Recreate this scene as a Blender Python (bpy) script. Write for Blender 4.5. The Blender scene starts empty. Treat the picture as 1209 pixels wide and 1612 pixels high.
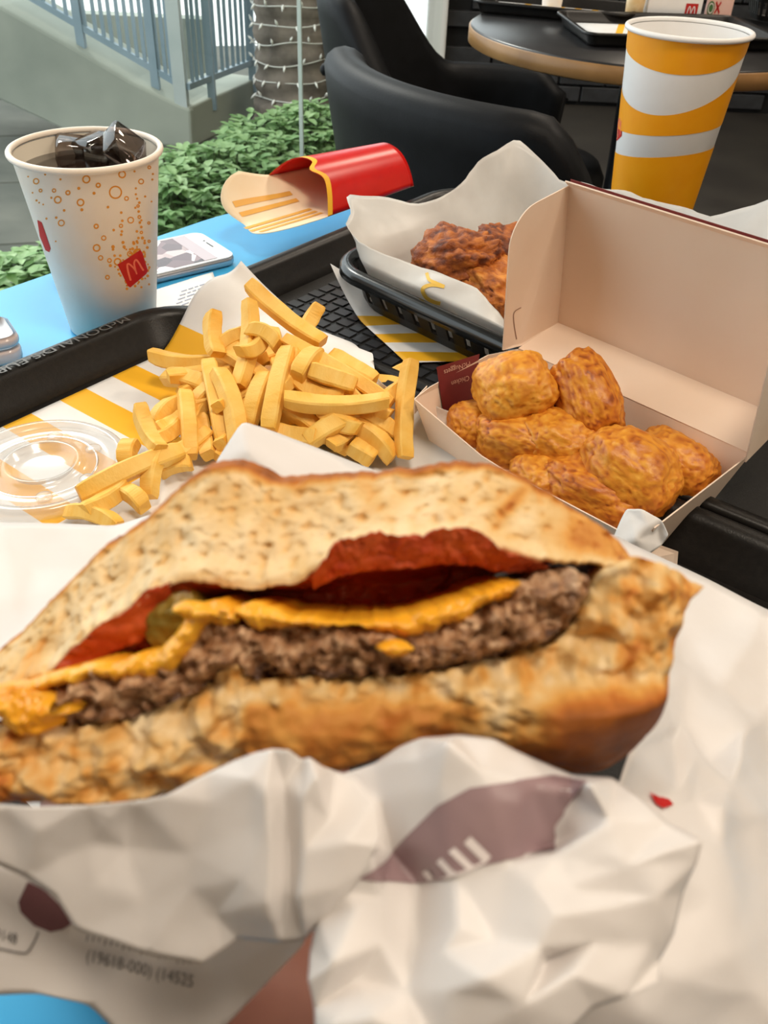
import bpy, bmesh, math, random
from mathutils import Vector, Matrix, noise
from mathutils.bvhtree import BVHTree
from mathutils.geometry import delaunay_2d_cdt

random.seed(7)
SC = bpy.context.scene
COL = SC.collection
V = Vector

# ------------------------------------------------------------------ camera
FPX = 1400.0                       # focal length in pixels of the 1209 x 1612 frame
PITCH = math.radians(37.6)
ROLL = math.atan2(84, 1794)
CAM = V((0, 0, 1.05))
_R0 = V((1, 0, 0)); CF = V((0, math.cos(PITCH), -math.sin(PITCH))); _U0 = V((0, math.sin(PITCH), math.cos(PITCH)))
CR = math.cos(ROLL) * _R0 + math.sin(ROLL) * _U0
CU = -math.sin(ROLL) * _R0 + math.cos(ROLL) * _U0
cam_data = bpy.data.cameras.new('camera')
cam_data.sensor_fit = 'VERTICAL'; cam_data.sensor_height = 36.0
cam_data.lens = FPX / 1612 * 36.0
cam_data.clip_start = 0.01; cam_data.clip_end = 200
cam_data.dof.use_dof = True
cam_data.dof.focus_distance = 0.50
cam_data.dof.aperture_fstop = 28.0
cam = bpy.data.objects.new('camera', cam_data); COL.objects.link(cam)
cam.matrix_world = Matrix(((CR.x, CU.x, -CF.x, CAM.x), (CR.y, CU.y, -CF.y, CAM.y), (CR.z, CU.z, -CF.z, CAM.z), (0, 0, 0, 1)))
SC.camera = cam

# ------------------------------------------------------------------ light
SC.view_settings.view_transform = 'Standard'
SC.view_settings.look = 'None'
SC.view_settings.exposure = 0.0
SC.view_settings.gamma = 1.0
SC.view_settings.use_curve_mapping = False
world = bpy.data.worlds.new('world'); SC.world = world
world.use_nodes = True
_bg = world.node_tree.nodes['Background']
_bg.inputs[0].default_value = (0.90, 0.96, 1.0, 1)      # bright overcast sky
_bg.inputs[1].default_value = 2.6
SUN_DIR = V((-0.45, 0.75, 0.80)).normalized()            # towards the sun: beyond the window, high to the left
sun_data = bpy.data.lights.new('sun', 'SUN'); sun_data.energy = 1.8; sun_data.angle = math.radians(14)
sun_data.color = (1.0, 0.95, 0.88)
sun = bpy.data.objects.new('sun', sun_data); COL.objects.link(sun)
sun.rotation_euler = SUN_DIR.to_track_quat('Z', 'Y').to_euler(); sun.location = (-4, 3, 6)
LAMP_POWER = 20.0                                         # warm ceiling lamps (built with the ceiling below)
LAMP_COL = (1.0, 0.86, 0.70)

# ------------------------------------------------------------------ measuring helpers
def ray(x, y): return CF + (x - 604.5) / FPX * CR + (806 - y) / FPX * CU
def P(x, y, z):
    d = ray(x, y); return CAM + d * ((z - CAM.z) / d.z)
def D(x, y, t): return CAM + ray(x, y) * t
def PL(x, y, o, n):
    d = ray(x, y); return CAM + d * ((o - CAM).dot(n) / d.dot(n))
def lerp(a, b, t): return a + (b - a) * t
def sstep(a, b, x):
    t = max(0.0, min(1.0, (x - a) / (b - a))); return t * t * (3 - 2 * t)

# ------------------------------------------------------------------ materials
def new_mat(name):
    m = bpy.data.materials.new(name); m.use_nodes = True
    nt = m.node_tree; b = nt.nodes['Principled BSDF']
    return m, nt, b
def srgb(r, g, b):
    f = lambda c: (c / 255 / 12.92) if c / 255 <= 0.04045 else ((c / 255 + 0.055) / 1.055) ** 2.4
    return (f(r), f(g), f(b), 1)
def mat(name, c1, c2=None, scale=60, rough=0.5, spec=0.4, bump=0.0, bscale=None, metal=0, trans=0.0, coat=0.0, detail=4, lo=0.35, hi=0.65, sss=0.0):
    m, nt, b = new_mat(name)
    b.inputs['Roughness'].default_value = rough
    b.inputs['Specular IOR Level'].default_value = spec
    b.inputs['Metallic'].default_value = metal
    b.inputs['Coat Weight'].default_value = coat
    b.inputs['Base Color'].default_value = c1
    if sss:
        b.inputs['Subsurface Weight'].default_value = sss
        b.inputs['Subsurface Radius'].default_value = (1, 0.5, 0.2); b.inputs['Subsurface Scale'].default_value = 0.004
    tc = nt.nodes.new('ShaderNodeTexCoord')
    if c2:
        n = nt.nodes.new('ShaderNodeTexNoise'); n.inputs['Scale'].default_value = scale; n.inputs['Detail'].default_value = detail
        r = nt.nodes.new('ShaderNodeValToRGB')
        r.color_ramp.elements[0].position = lo; r.color_ramp.elements[0].color = c1
        r.color_ramp.elements[1].position = hi; r.color_ramp.elements[1].color = c2
        nt.links.new(tc.outputs['Object'], n.inputs['Vector']); nt.links.new(n.outputs['Fac'], r.inputs[0])
        nt.links.new(r.outputs[0], b.inputs['Base Color'])
    if bump:
        n2 = nt.nodes.new('ShaderNodeTexNoise'); n2.inputs['Scale'].default_value = bscale or scale; n2.inputs['Detail'].default_value = 6
        bp = nt.nodes.new('ShaderNodeBump'); bp.inputs['Strength'].default_value = bump; bp.inputs['Distance'].default_value = 0.002
        nt.links.new(tc.outputs['Object'], n2.inputs['Vector']); nt.links.new(n2.outputs['Fac'], bp.inputs['Height'])
        nt.links.new(bp.outputs[0], b.inputs['Normal'])
    if trans:
        out = nt.nodes['Material Output']
        t = nt.nodes.new('ShaderNodeBsdfTranslucent'); mx = nt.nodes.new('ShaderNodeMixShader'); mx.inputs[0].default_value = trans
        src = b.inputs['Base Color'].links
        if src: nt.links.new(src[0].from_socket, t.inputs[0])
        else: t.inputs[0].default_value = c1
        nt.links.new(b.outputs[0], mx.inputs[1]); nt.links.new(t.outputs[0], mx.inputs[2]); nt.links.new(mx.outputs[0], out.inputs[0])
    return m
def ramp_attr_mat(name, stops, attr='tone', scale=120, amp=0.25, rough=0.6, spec=0.3, bump=0.3, bscale=400, bdist=0.001, coat=0.0):
    """colour from a per-vertex 'tone' of the thing itself (crumb .. crust) broken up by noise"""
    m, nt, b = new_mat(name)
    b.inputs['Roughness'].default_value = rough; b.inputs['Specular IOR Level'].default_value = spec; b.inputs['Coat Weight'].default_value = coat
    a = nt.nodes.new('ShaderNodeAttribute'); a.attribute_name = attr
    tc = nt.nodes.new('ShaderNodeTexCoord')
    n = nt.nodes.new('ShaderNodeTexNoise'); n.inputs['Scale'].default_value = scale; n.inputs['Detail'].default_value = 5
    nt.links.new(tc.outputs['Object'], n.inputs['Vector'])
    s = nt.nodes.new('ShaderNodeMath'); s.operation = 'SUBTRACT'; s.inputs[1].default_value = 0.5; nt.links.new(n.outputs['Fac'], s.inputs[0])
    k = nt.nodes.new('ShaderNodeMath'); k.operation = 'MULTIPLY_ADD'; k.inputs[1].default_value = amp * 2
    nt.links.new(s.outputs[0], k.inputs[0]); nt.links.new(a.outputs['Fac'], k.inputs[2])
    r = nt.nodes.new('ShaderNodeValToRGB'); cr = r.color_ramp
    while len(cr.elements) < len(stops): cr.elements.new(0.5)
    for e, (p, c) in zip(cr.elements, stops): e.position = p; e.color = c
    nt.links.new(k.outputs[0], r.inputs[0]); nt.links.new(r.outputs[0], b.inputs['Base Color'])
    if bump:
        n2 = nt.nodes.new('ShaderNodeTexNoise'); n2.inputs['Scale'].default_value = bscale; n2.inputs['Detail'].default_value = 6
        bp = nt.nodes.new('ShaderNodeBump'); bp.inputs['Strength'].default_value = bump; bp.inputs['Distance'].default_value = bdist
        nt.links.new(tc.outputs['Object'], n2.inputs['Vector']); nt.links.new(n2.outputs['Fac'], bp.inputs['Height']); nt.links.new(bp.outputs[0], b.inputs['Normal'])
    return m
def clear_mat(name, tint=(1, 1, 1, 1), gloss=0.08, rough=0.02, white=0.0, fres=0.5):
    m = bpy.data.materials.new(name); m.use_nodes = True; nt = m.node_tree
    nt.nodes.clear()
    out = nt.nodes.new('ShaderNodeOutputMaterial')
    t = nt.nodes.new('ShaderNodeBsdfTransparent'); t.inputs[0].default_value = tint
    g = nt.nodes.new('ShaderNodeBsdfGlossy'); g.inputs['Roughness'].default_value = rough
    lw = nt.nodes.new('ShaderNodeLayerWeight'); lw.inputs[0].default_value = 0.25
    ml = nt.nodes.new('ShaderNodeMath'); ml.operation = 'MULTIPLY_ADD'; ml.inputs[1].default_value = fres; ml.inputs[2].default_value = gloss
    nt.links.new(lw.outputs['Fresnel'], ml.inputs[0])
    mx = nt.nodes.new('ShaderNodeMixShader'); nt.links.new(ml.outputs[0], mx.inputs[0])
    if white:
        d = nt.nodes.new('ShaderNodeBsdfDiffuse'); d.inputs[0].default_value = (0.9, 0.9, 0.9, 1)
        m2 = nt.nodes.new('ShaderNodeMixShader'); m2.inputs[0].default_value = white
        nt.links.new(t.outputs[0], m2.inputs[1]); nt.links.new(d.outputs[0], m2.inputs[2]); nt.links.new(m2.outputs[0], mx.inputs[1])
    else: nt.links.new(t.outputs[0], mx.inputs[1])
    nt.links.new(g.outputs[0], mx.inputs[2]); nt.links.new(mx.outputs[0], out.inputs[0])
    return m
def emit_mat(name, c, s):
    m, nt, b = new_mat(name); b.inputs['Base Color'].default_value = c
    b.inputs['Emission Color'].default_value = c; b.inputs['Emission Strength'].default_value = s
    return m

M = {}
M['blue'] = mat('blue_laminate', srgb(62, 168, 226), srgb(70, 176, 230), 8, rough=0.35, spec=0.4)
M['black_plastic'] = mat('black_plastic', srgb(24, 22, 21), srgb(30, 28, 26), 300, rough=0.36, spec=0.30, bump=0.08, bscale=900)
M['black_gloss'] = mat('black_gloss', srgb(22, 24, 25), srgb(28, 31, 32), 100, rough=0.22, spec=0.5)
M['relief'] = mat('moulded_relief', srgb(42, 43, 46), srgb(50, 51, 54), 200, rough=0.3, spec=0.5)
M['engrave'] = mat('worn_lettering', srgb(92, 90, 88), rough=0.5)
M['paper'] = mat('white_paper', srgb(236, 234, 232), srgb(243, 241, 239), 30, rough=0.55, spec=0.25, trans=0.12, bump=0.05, bscale=200)
M['wrap'] = mat('waxed_wrapper', srgb(236, 231, 228), srgb(243, 239, 237), 25, rough=0.42, spec=0.4, trans=0.15, bump=0.08, bscale=120)
M['wax'] = mat('waxed_basket_paper', srgb(226, 224, 220), srgb(238, 236, 232), 25, rough=0.35, spec=0.4, trans=0.3, bump=0.1, bscale=90)
M['card'] = mat('white_card', srgb(234, 210, 188), srgb(238, 216, 196), 20, rough=0.45, spec=0.35)
M['card_out'] = mat('maroon_print', srgb(108, 34, 38), srgb(116, 40, 42), 60, rough=0.45)
M['card_text'] = mat('print_cream', srgb(214, 170, 150), rough=0.6)
M['yellow'] = mat('yellow_print', srgb(250, 188, 40), srgb(252, 194, 52), 60, rough=0.5)
M['cup_white'] = mat('cup_paper', srgb(240, 226, 210), srgb(244, 232, 218), 40, rough=0.4, spec=0.35)
M['cup_in'] = mat('cup_inside', srgb(236, 226, 208), rough=0.35)
M['cup_yellow'] = mat('cup_amber', srgb(244, 160, 10), srgb(246, 165, 18), 60, rough=0.38)
M['cup_white2'] = mat('cup_bright_paper', srgb(240, 238, 236), srgb(244, 242, 240), 40, rough=0.4)
M['orange_ink'] = mat('orange_ink', srgb(222, 146, 44), rough=0.5)
M['red_ink'] = mat('red_ink', srgb(186, 24, 20), srgb(194, 28, 24), 100, rough=0.45)
M['red_card'] = mat('red_card', srgb(206, 12, 8), srgb(214, 18, 12), 60, rough=0.3, spec=0.5)
M['logo_pink'] = mat('logo_pale_red', srgb(240, 120, 90), rough=0.5)
M['white_ink'] = mat('white_ink', srgb(236, 226, 224), rough=0.5)
M['mauve_ink'] = mat('mauve_ink', srgb(148, 122, 126), srgb(160, 134, 136), 60, rough=0.4, spec=0.5)
M['plum_ink'] = mat('plum_ink', srgb(112, 72, 78), srgb(122, 82, 86), 60, rough=0.5)
M['grey_ink'] = mat('grey_ink', srgb(112, 108, 106), rough=0.6)
M['cola'] = mat('cola', srgb(22, 10, 6), rough=0.04, spec=0.6)
M['ice'] = clear_mat('ice', (0.55, 0.5, 0.48, 1), 0.10, 0.04)
M['lid_plastic'] = clear_mat('clear_lid', (0.97, 0.97, 0.97, 1), 0.06, 0.16, 0.26)
M['phone_white'] = mat('phone_white', srgb(232, 232, 234), rough=0.18, spec=0.5)
M['phone_metal'] = mat('phone_silver', srgb(190, 190, 194), rough=0.25, metal=0.7)
M['dark_glass'] = mat('dark_grey', srgb(60, 58, 60), rough=0.2)
M['pale_pink'] = mat('pale_pink', srgb(226, 206, 200), rough=0.12, spec=0.5, coat=0.5)
M['fry'] = ramp_attr_mat('fry', [(0.0, srgb(250, 210, 118)), (0.5, srgb(242, 186, 78)), (1.0, srgb(206, 128, 36))], scale=90, amp=0.3, rough=0.5, spec=0.35, bump=0.25, bscale=600)
M['nugget'] = ramp_attr_mat('nugget', [(0.0, srgb(240, 178, 72)), (0.45, srgb(222, 146, 44)), (0.8, srgb(190, 104, 28)), (1.0, srgb(140, 66, 18))], scale=45, amp=0.12, rough=0.42, spec=0.45, bump=0.5, bscale=240, bdist=0.0012)
M['chicken'] = ramp_attr_mat('fried_chicken', [(0.0, srgb(226, 150, 66)), (0.4, srgb(190, 108, 40)), (0.75, srgb(136, 68, 28)), (1.0, srgb(84, 36, 16))], scale=160, amp=0.35, rough=0.5, spec=0.4, bump=0.8, bscale=420, bdist=0.0015)
M['bun'] = ramp_attr_mat('bun', [(0.0, srgb(238, 214, 172)), (0.3, srgb(222, 184, 124)), (0.55, srgb(214, 154, 76)), (0.78, srgb(180, 104, 38)), (1.0, srgb(106, 56, 22))], scale=170, amp=0.16, rough=0.62, spec=0.25, bump=0.35, bscale=420, bdist=0.0012)
M['patty'] = ramp_attr_mat('patty', [(0.0, srgb(214, 176, 138)), (0.5, srgb(158, 114, 78)), (1.0, srgb(84, 54, 36))], scale=260, amp=0.5, rough=0.4, spec=0.5, bump=0.8, bscale=520, bdist=0.0015)
M['cheese'] = mat('cheese', srgb(236, 158, 26), srgb(246, 182, 52), 120, rough=0.3, spec=0.5, sss=0.15)
M['ketchup'] = mat('ketchup', srgb(158, 40, 14), srgb(190, 74, 34), 110, rough=0.3, spec=0.5, bump=0.4, bscale=240)
M['pickle'] = mat('pickle', srgb(112, 100, 34), srgb(146, 118, 46), 140, rough=0.42, spec=0.5)
M['skin'] = mat('skin', srgb(158, 104, 88), srgb(168, 114, 96), 80, rough=0.5, sss=0.1)
M['leather'] = mat('black_leather', srgb(15, 16, 18), srgb(20, 21, 24), 30, rough=0.5, spec=0.16, bump=0.12, bscale=500)
M['dark_metal'] = mat('dark_metal', srgb(34, 34, 36), rough=0.4, metal=0.6)
M['table_dark'] = mat('dark_laminate', srgb(34, 33, 34), srgb(42, 41, 42), 20, rough=0.3, spec=0.5)
M['wood'] = mat('wood_edge', srgb(132, 96, 56), srgb(158, 118, 72), 12, rough=0.4)
M['concrete'] = mat('concrete', srgb(136, 142, 132), srgb(164, 168, 156), 2.2, rough=0.85, spec=0.2, bump=0.3, bscale=25, detail=8)
M['slab'] = mat('paving', srgb(84, 86, 80), srgb(106, 106, 98), 3.0, rough=0.85, spec=0.2, bump=0.3, bscale=30, detail=8)
M['yard'] = mat('pale_yard', srgb(226, 226, 220), srgb(236, 236, 232), 3, rough=.9)
M['smear'] = mat('ketchup_smear', srgb(206, 96, 48), srgb(176, 56, 24), 140, rough=.45, spec=.4, bump=.5, bscale=300)
M['soil'] = mat('soil', srgb(64, 56, 44), srgb(86, 76, 60), 10, rough=0.95)
M['rail'] = mat('railing_paint', srgb(128, 148, 158), srgb(140, 158, 168), 6, rough=0.5)
M['post'] = mat('post_paint', srgb(176, 186, 184), srgb(188, 196, 194), 6, rough=0.5)
M['trunk'] = mat('palm_bark', srgb(92, 84, 76), srgb(140, 128, 116), 9, rough=0.9, bump=0.9, bscale=60, detail=8)
M['bulb'] = mat('bulb', srgb(250, 248, 240), rough=0.2)
M['wire'] = mat('white_wire', srgb(206, 204, 196), rough=0.5)
M['leaf'] = mat('leaf', srgb(104, 150, 84), srgb(178, 208, 150), 14, rough=0.5, trans=0.25, lo=0.3, hi=0.7)
M['stem'] = mat('stem', srgb(78, 96, 52), rough=0.7)
M['brick'] = mat('black_brick', srgb(42, 43, 45), srgb(60, 61, 64), 12, rough=0.45, spec=0.45, bump=0.3, bscale=60)
M['mortar'] = mat('dark_mortar', srgb(22, 22, 23), rough=0.9)
M['wall'] = mat('wall_paint', srgb(176, 166, 152), srgb(182, 172, 158), 2, rough=0.8)
M['white_wall'] = mat('white_panel', srgb(236, 236, 232), rough=0.6)
M['ceiling'] = mat('ceiling_paint', srgb(206, 200, 190), srgb(210, 205, 196), 2, rough=0.8)
M['floor'] = mat('dark_floor', srgb(58, 54, 50), srgb(70, 66, 60), 4, rough=0.45)
M['glass'] = clear_mat('window_glass', (0.97, 0.99, 0.98, 1), 0.0, 0.0, fres=0.10)
M['frame'] = mat('steel_frame', srgb(186, 194, 188), rough=0.5)
M['lamp_on'] = emit_mat('lamp_diffuser', (1.0, 0.86, 0.68, 1), 6.0)

# ------------------------------------------------------------------ object helpers
def empty(name, loc, label, cat, group=None):
    o = bpy.data.objects.new(name, None); COL.objects.link(o); o.empty_display_size = 0.02
    o.location = loc; o['label'] = label; o['category'] = cat
    if group: o['group'] = group
    return o
def tag(o, label, cat, group=None):
    o['label'] = label; o['category'] = cat
    if group: o['group'] = group
    return o
def structure(o, label=None):
    o['kind'] = 'structure'
    if label: o['label'] = label
    return o
def world_loc(o):
    l = V((0, 0, 0))
    while o is not None: l = l + o.location; o = o.parent
    return l
def mesh_obj(name, verts, faces, m, parent=None, smooth=True, tone=None, uv=None, solid=0.0, bevel=0.0, mats=None, fm=None):
    """verts in world metres; origin goes to the base of the mesh (or of its parent)"""
    verts = [V(v) for v in verts]
    if parent is None:
        xs = [v.x for v in verts]; ys = [v.y for v in verts]; zs = [v.z for v in verts]
        loc = V(((min(xs) + max(xs)) / 2, (min(ys) + max(ys)) / 2, min(zs)))
    else: loc = world_loc(parent)
    me = bpy.data.meshes.new(name)
    me.from_pydata([tuple(v - loc) for v in verts], [], faces)
    for mm in (mats or [m]): me.materials.append(mm)
    if fm: me.polygons.foreach_set('material_index', fm)
    if smooth: me.polygons.foreach_set('use_smooth', [True] * len(me.polygons))
    if tone is not None:
        at = me.attributes.new('tone', 'FLOAT', 'POINT'); at.data.foreach_set('value', tone)
    if uv is not None:
        ul = me.uv_layers.new(name='uv')
        for lp in me.loops: ul.data[lp.index].uv = uv[lp.vertex_index]
    me.update()
    o = bpy.data.objects.new(name, me); COL.objects.link(o)
    if parent is None: o.location = loc
    else: o.parent = parent
    if solid:
        md = o.modifiers.new('thickness', 'SOLIDIFY'); md.thickness = solid; md.offset = 0
    if bevel:
        md = o.modifiers.new('bevel', 'BEVEL'); md.width = bevel; md.segments = 2; md.limit_method = 'ANGLE'
    return o
def grid_faces(n, m, closed_n=False, closed_m=False, off=0):
    f = []
    for i in range(n if closed_n else n - 1):
        for j in range(m if closed_m else m - 1):
            a = i * m + j; b = ((i + 1) % n) * m + j; c = ((i + 1) % n) * m + (j + 1) % m; d = i * m + (j + 1) % m
            f.append((off + a, off + b, off + c, off + d))
    return f
def frame_from(direction, up=V((0, 0, 1))):
    d = direction.normalized(); s = d.cross(up)
    if s.length < 1e-4: s = d.cross(V((1, 0, 0)))
    s.normalize(); u = s.cross(d); return s, u, d
class MB:
    def __init__(self): self.v = []; self.f = []
    def box(self, p, q, w, h, up=V((0, 0, 1))):
        s, u, d = frame_from(q - p, up); n = len(self.v)
        for c in (p, q):
            for a, b in ((-1, -1), (1, -1), (1, 1), (-1, 1)): self.v.append(c + s * a * w / 2 + u * b * h / 2)
        self.f += [tuple(n + k for k in t) for t in ((0, 1, 2, 3), (7, 6, 5, 4), (0, 4, 5, 1), (1, 5, 6, 2), (2, 6, 7, 3), (3, 7, 4, 0))]; return self
    def tube(self, pts, rad, k=8, cap=True):
        n = len(self.v); m = len(pts)
        rr = rad if isinstance(rad, (list, tuple)) else [rad] * m
        prev = None
        for i, p in enumerate(pts):
            d = (pts[min(i + 1, m - 1)] - pts[max(i - 1, 0)])
            s, u, d = frame_from(d)
            for j in range(k):
                a = 2 * math.pi * j / k; self.v.append(p + (s * math.cos(a) + u * math.sin(a)) * rr[i])
        for i in range(m - 1):
            for j in range(k):
                self.f.append((n + i * k + j, n + i * k + (j + 1) % k, n + (i + 1) * k + (j + 1) % k, n + (i + 1) * k + j))
        if cap: self.f += [tuple(n + j for j in range(k))[::-1], tuple(n + (m - 1) * k + j for j in range(k))]
        return self
    def lathe(self, c, prof, k=48, axis=None):
        n = len(self.v); m = len(prof)
        for r, z in prof:
            for j in range(k):
                a = 2 * math.pi * j / k; self.v.append(c + V((r * math.cos(a), r * math.sin(a), z)))
        for i in range(m - 1):
            for j in range(k):
                self.f.append((n + i * k + j, n + i * k + (j + 1) % k, n + (i + 1) * k + (j + 1) % k, n + (i + 1) * k + j))
        return self
    def prism(self, pts, off):
        n = len(self.v); m = len(pts)
        self.v += [V(p) for p in pts] + [V(p) + off for p in pts]
        self.f += [tuple(range(n, n + m)), tuple(range(n + 2 * m - 1, n + m - 1, -1))]
        for i in range(m): self.f.append((n + i, n + m + i, n + m + (i + 1) % m, n + (i + 1) % m))
        return self
    def build(self, name, m, parent=None, **kw): return mesh_obj(name, self.v, self.f, m, parent, **kw)
def rrect(a, b, r, k=8):
    """rounded rectangle outline, half sizes a x b"""
    out = []
    for cx, cy, s in ((a - r, b - r, 0), (-a + r, b - r, 90), (-a + r, -b + r, 180), (a - r, -b + r, 270)):
        for j in range(k + 1):
            t = math.radians(s + 90 * j / k); out.append((cx + r * math.cos(t), cy + r * math.sin(t)))
    return out
def catmull(pts, n):
    """resample a polyline of tuples smoothly to n points"""
    m = len(pts); out = []
    for i in range(n):
        x = i / (n - 1) * (m - 1); k = min(int(x), m - 2); t = x - k
        p0, p1, p2, p3 = pts[max(k - 1, 0)], pts[k], pts[k + 1], pts[min(k + 2, m - 1)]
        out.append(tuple(0.5 * (2 * b + (c - a) * t + (2 * a - 5 * b + 4 * c - d) * t * t + (3 * b - a - 3 * c + d) * t ** 3) for a, b, c, d in zip(p0, p1, p2, p3)))
    return out
def in_poly(x, y, poly):
    c = False; j = len(poly) - 1
    for i in range(len(poly)):
        xi, yi = poly[i]; xj, yj = poly[j]
        if (yi > y) != (yj > y) and x < (xj - xi) * (y - yi) / (yj - yi) + xi: c = not c
        j = i
    return c
def bvh_of(o):
    l = world_loc(o)
    return BVHTree.FromPolygons([v.co + l for v in o.data.vertices], [tuple(p.vertices) for p in o.data.polygons])
def cast(bvh, px, py, off):
    d = ray(px, py).normalized(); h, n, i, t = bvh.ray_cast(CAM, d)
    if h is None: return None
    if n.dot(d) > 0: n = -n
    return h + n * off
def print_on(name, tris_px, bvh, m, parent, off=0.0002):
    """lay flat print (2-D points + triangles, in photo pixels) onto a surface"""
    pts, fs = tris_px; vs = []; idx = {}
    for i, (x, y) in enumerate(pts):
        h = cast(bvh, x, y, off)
        if h is not None: idx[i] = len(vs); vs.append(h)
    faces = [tuple(idx[k] for k in f) for f in fs if all(k in idx for k in f)]
    if not faces: return None
    return mesh_obj(name, vs, faces, m, parent)
def poly_px(poly, step=8):
    xs = [p[0] for p in poly]; ys = [p[1] for p in poly]; dense = []
    for i in range(len(poly)):
        a, b = poly[i], poly[(i + 1) % len(poly)]; n = max(1, int(math.dist(a, b) / step))
        dense += [(lerp(a[0], b[0], t / n), lerp(a[1], b[1], t / n)) for t in range(n)]
    nd = len(dense); pts = list(dense)
    y = min(ys) + step * 0.7
    while y < max(ys):
        x = min(xs) + step * 0.7
        while x < max(xs):
            if in_poly(x, y, poly): pts.append((x, y))
            x += step
        y += step
    r = delaunay_2d_cdt([V(p) for p in pts], [(i, (i + 1) % nd) for i in range(nd)], [], 1, 1e-4)
    return [tuple(v) for v in r[0]], [tuple(f) for f in r[2]]
def merge_px(items):
    P_, F_ = [], []
    for p, f in items:
        n = len(P_); P_ += p; F_ += [tuple(k + n for k in t) for t in f]
    return P_, F_
def ring_px(cx, cy, r, w, ky=1.0, k=20):
    pts = []
    for j in range(k):
        a = 2 * math.pi * j / k
        pts += [(cx + r * math.cos(a), cy + r * ky * math.sin(a)), (cx + (r - w) * math.cos(a), cy + (r - w) * ky * math.sin(a))]
    return pts, [(2 * j, (2 * j + 2) % (2 * k), (2 * j + 3) % (2 * k), 2 * j + 1) for j in range(k)]
def disc_px(cx, cy, r, ky=1.0, k=10):
    return [(cx, cy)] + [(cx + r * math.cos(2 * math.pi * j / k), cy + r * ky * math.sin(2 * math.pi * j / k)) for j in range(k)], [(0, j + 1, (j + 1) % k + 1) for j in range(k)]
def stroke_px(path, w0, w1=None, n=24):
    """a pen stroke of changing width along a smooth path"""
    w1 = w0 if w1 is None else w1; pp = catmull(path, n); pts = []
    for i, (x, y) in enumerate(pp):
        a = pp[max(i - 1, 0)]; b = pp[min(i + 1, n - 1)]; dx, dy = b[0] - a[0], b[1] - a[1]; l = math.hypot(dx, dy) or 1
        w = lerp(w0, w1, i / (n - 1)) / 2
        pts += [(x - dy / l * w, y + dx / l * w), (x + dy / l * w, y - dx / l * w)]
    return pts, [(2 * i, 2 * i + 1, 2 * i + 3, 2 * i + 2) for i in range(n - 1)]
def arches(o, ex, ey, w=0.11):
    """the double-arch letter M: two tall arches meeting in the middle; o = foot centre, ex/ey = half width and height vectors"""
    m = lambda x, y: (o[0] + ex[0] * x + ey[0] * y, o[1] + ex[1] * x + ey[1] * y)
    sx = math.hypot(*ex); it = []
    for s in (-1, 1):
        path = [m(s * 1.0, 0), m(s * 0.93, 0.45), m(s * 0.78, 0.85), m(s * 0.58, 1.0), m(s * 0.38, 0.85), m(s * 0.14, 0.45), m(s * 0.0, 0.08)]
        it.append(stroke_px(path, sx * w * 2.2, sx * w * 2.0))
    return merge_px(it)
def text_flat(s):
    cu = bpy.data.curves.new('t', 'FONT'); cu.body = s; cu.align_x = 'CENTER'; cu.align_y = 'CENTER'; cu.resolution_u = 3
    o = bpy.data.objects.new('t', cu); COL.objects.link(o)
    me = bpy.data.meshes.new_from_object(o.evaluated_get(bpy.context.evaluated_depsgraph_get()))
    pts = [(v.co.x, v.co.y) for v in me.vertices]; fs = [tuple(p.vertices) for p in me.polygons]
    bpy.data.objects.remove(o); bpy.data.curves.remove(cu); bpy.data.meshes.remove(me)
    return pts, fs
def text_px(s, o, ex, ey):
    pts, fs = text_flat(s)
    return [(o[0] + ex[0] * x + ey[0] * y, o[1] + ex[1] * x + ey[1] * y) for x, y in pts], fs
def flat_print(name, tris, o, ex, ey, m, parent):
    """print laid out in a plane: o + ex*x + ey*y"""
    pts, fs = tris
    return mesh_obj(name, [o + ex * x + ey * y for x, y in pts], fs, m, parent)
def dup(root):
    r = root.copy(); COL.objects.link(r)
    for ch in list(root.children):
        c = ch.copy(); COL.objects.link(c); c.parent = r
        for g in ch.children:
            d = g.copy(); COL.objects.link(d); d.parent = c
    return r
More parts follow.
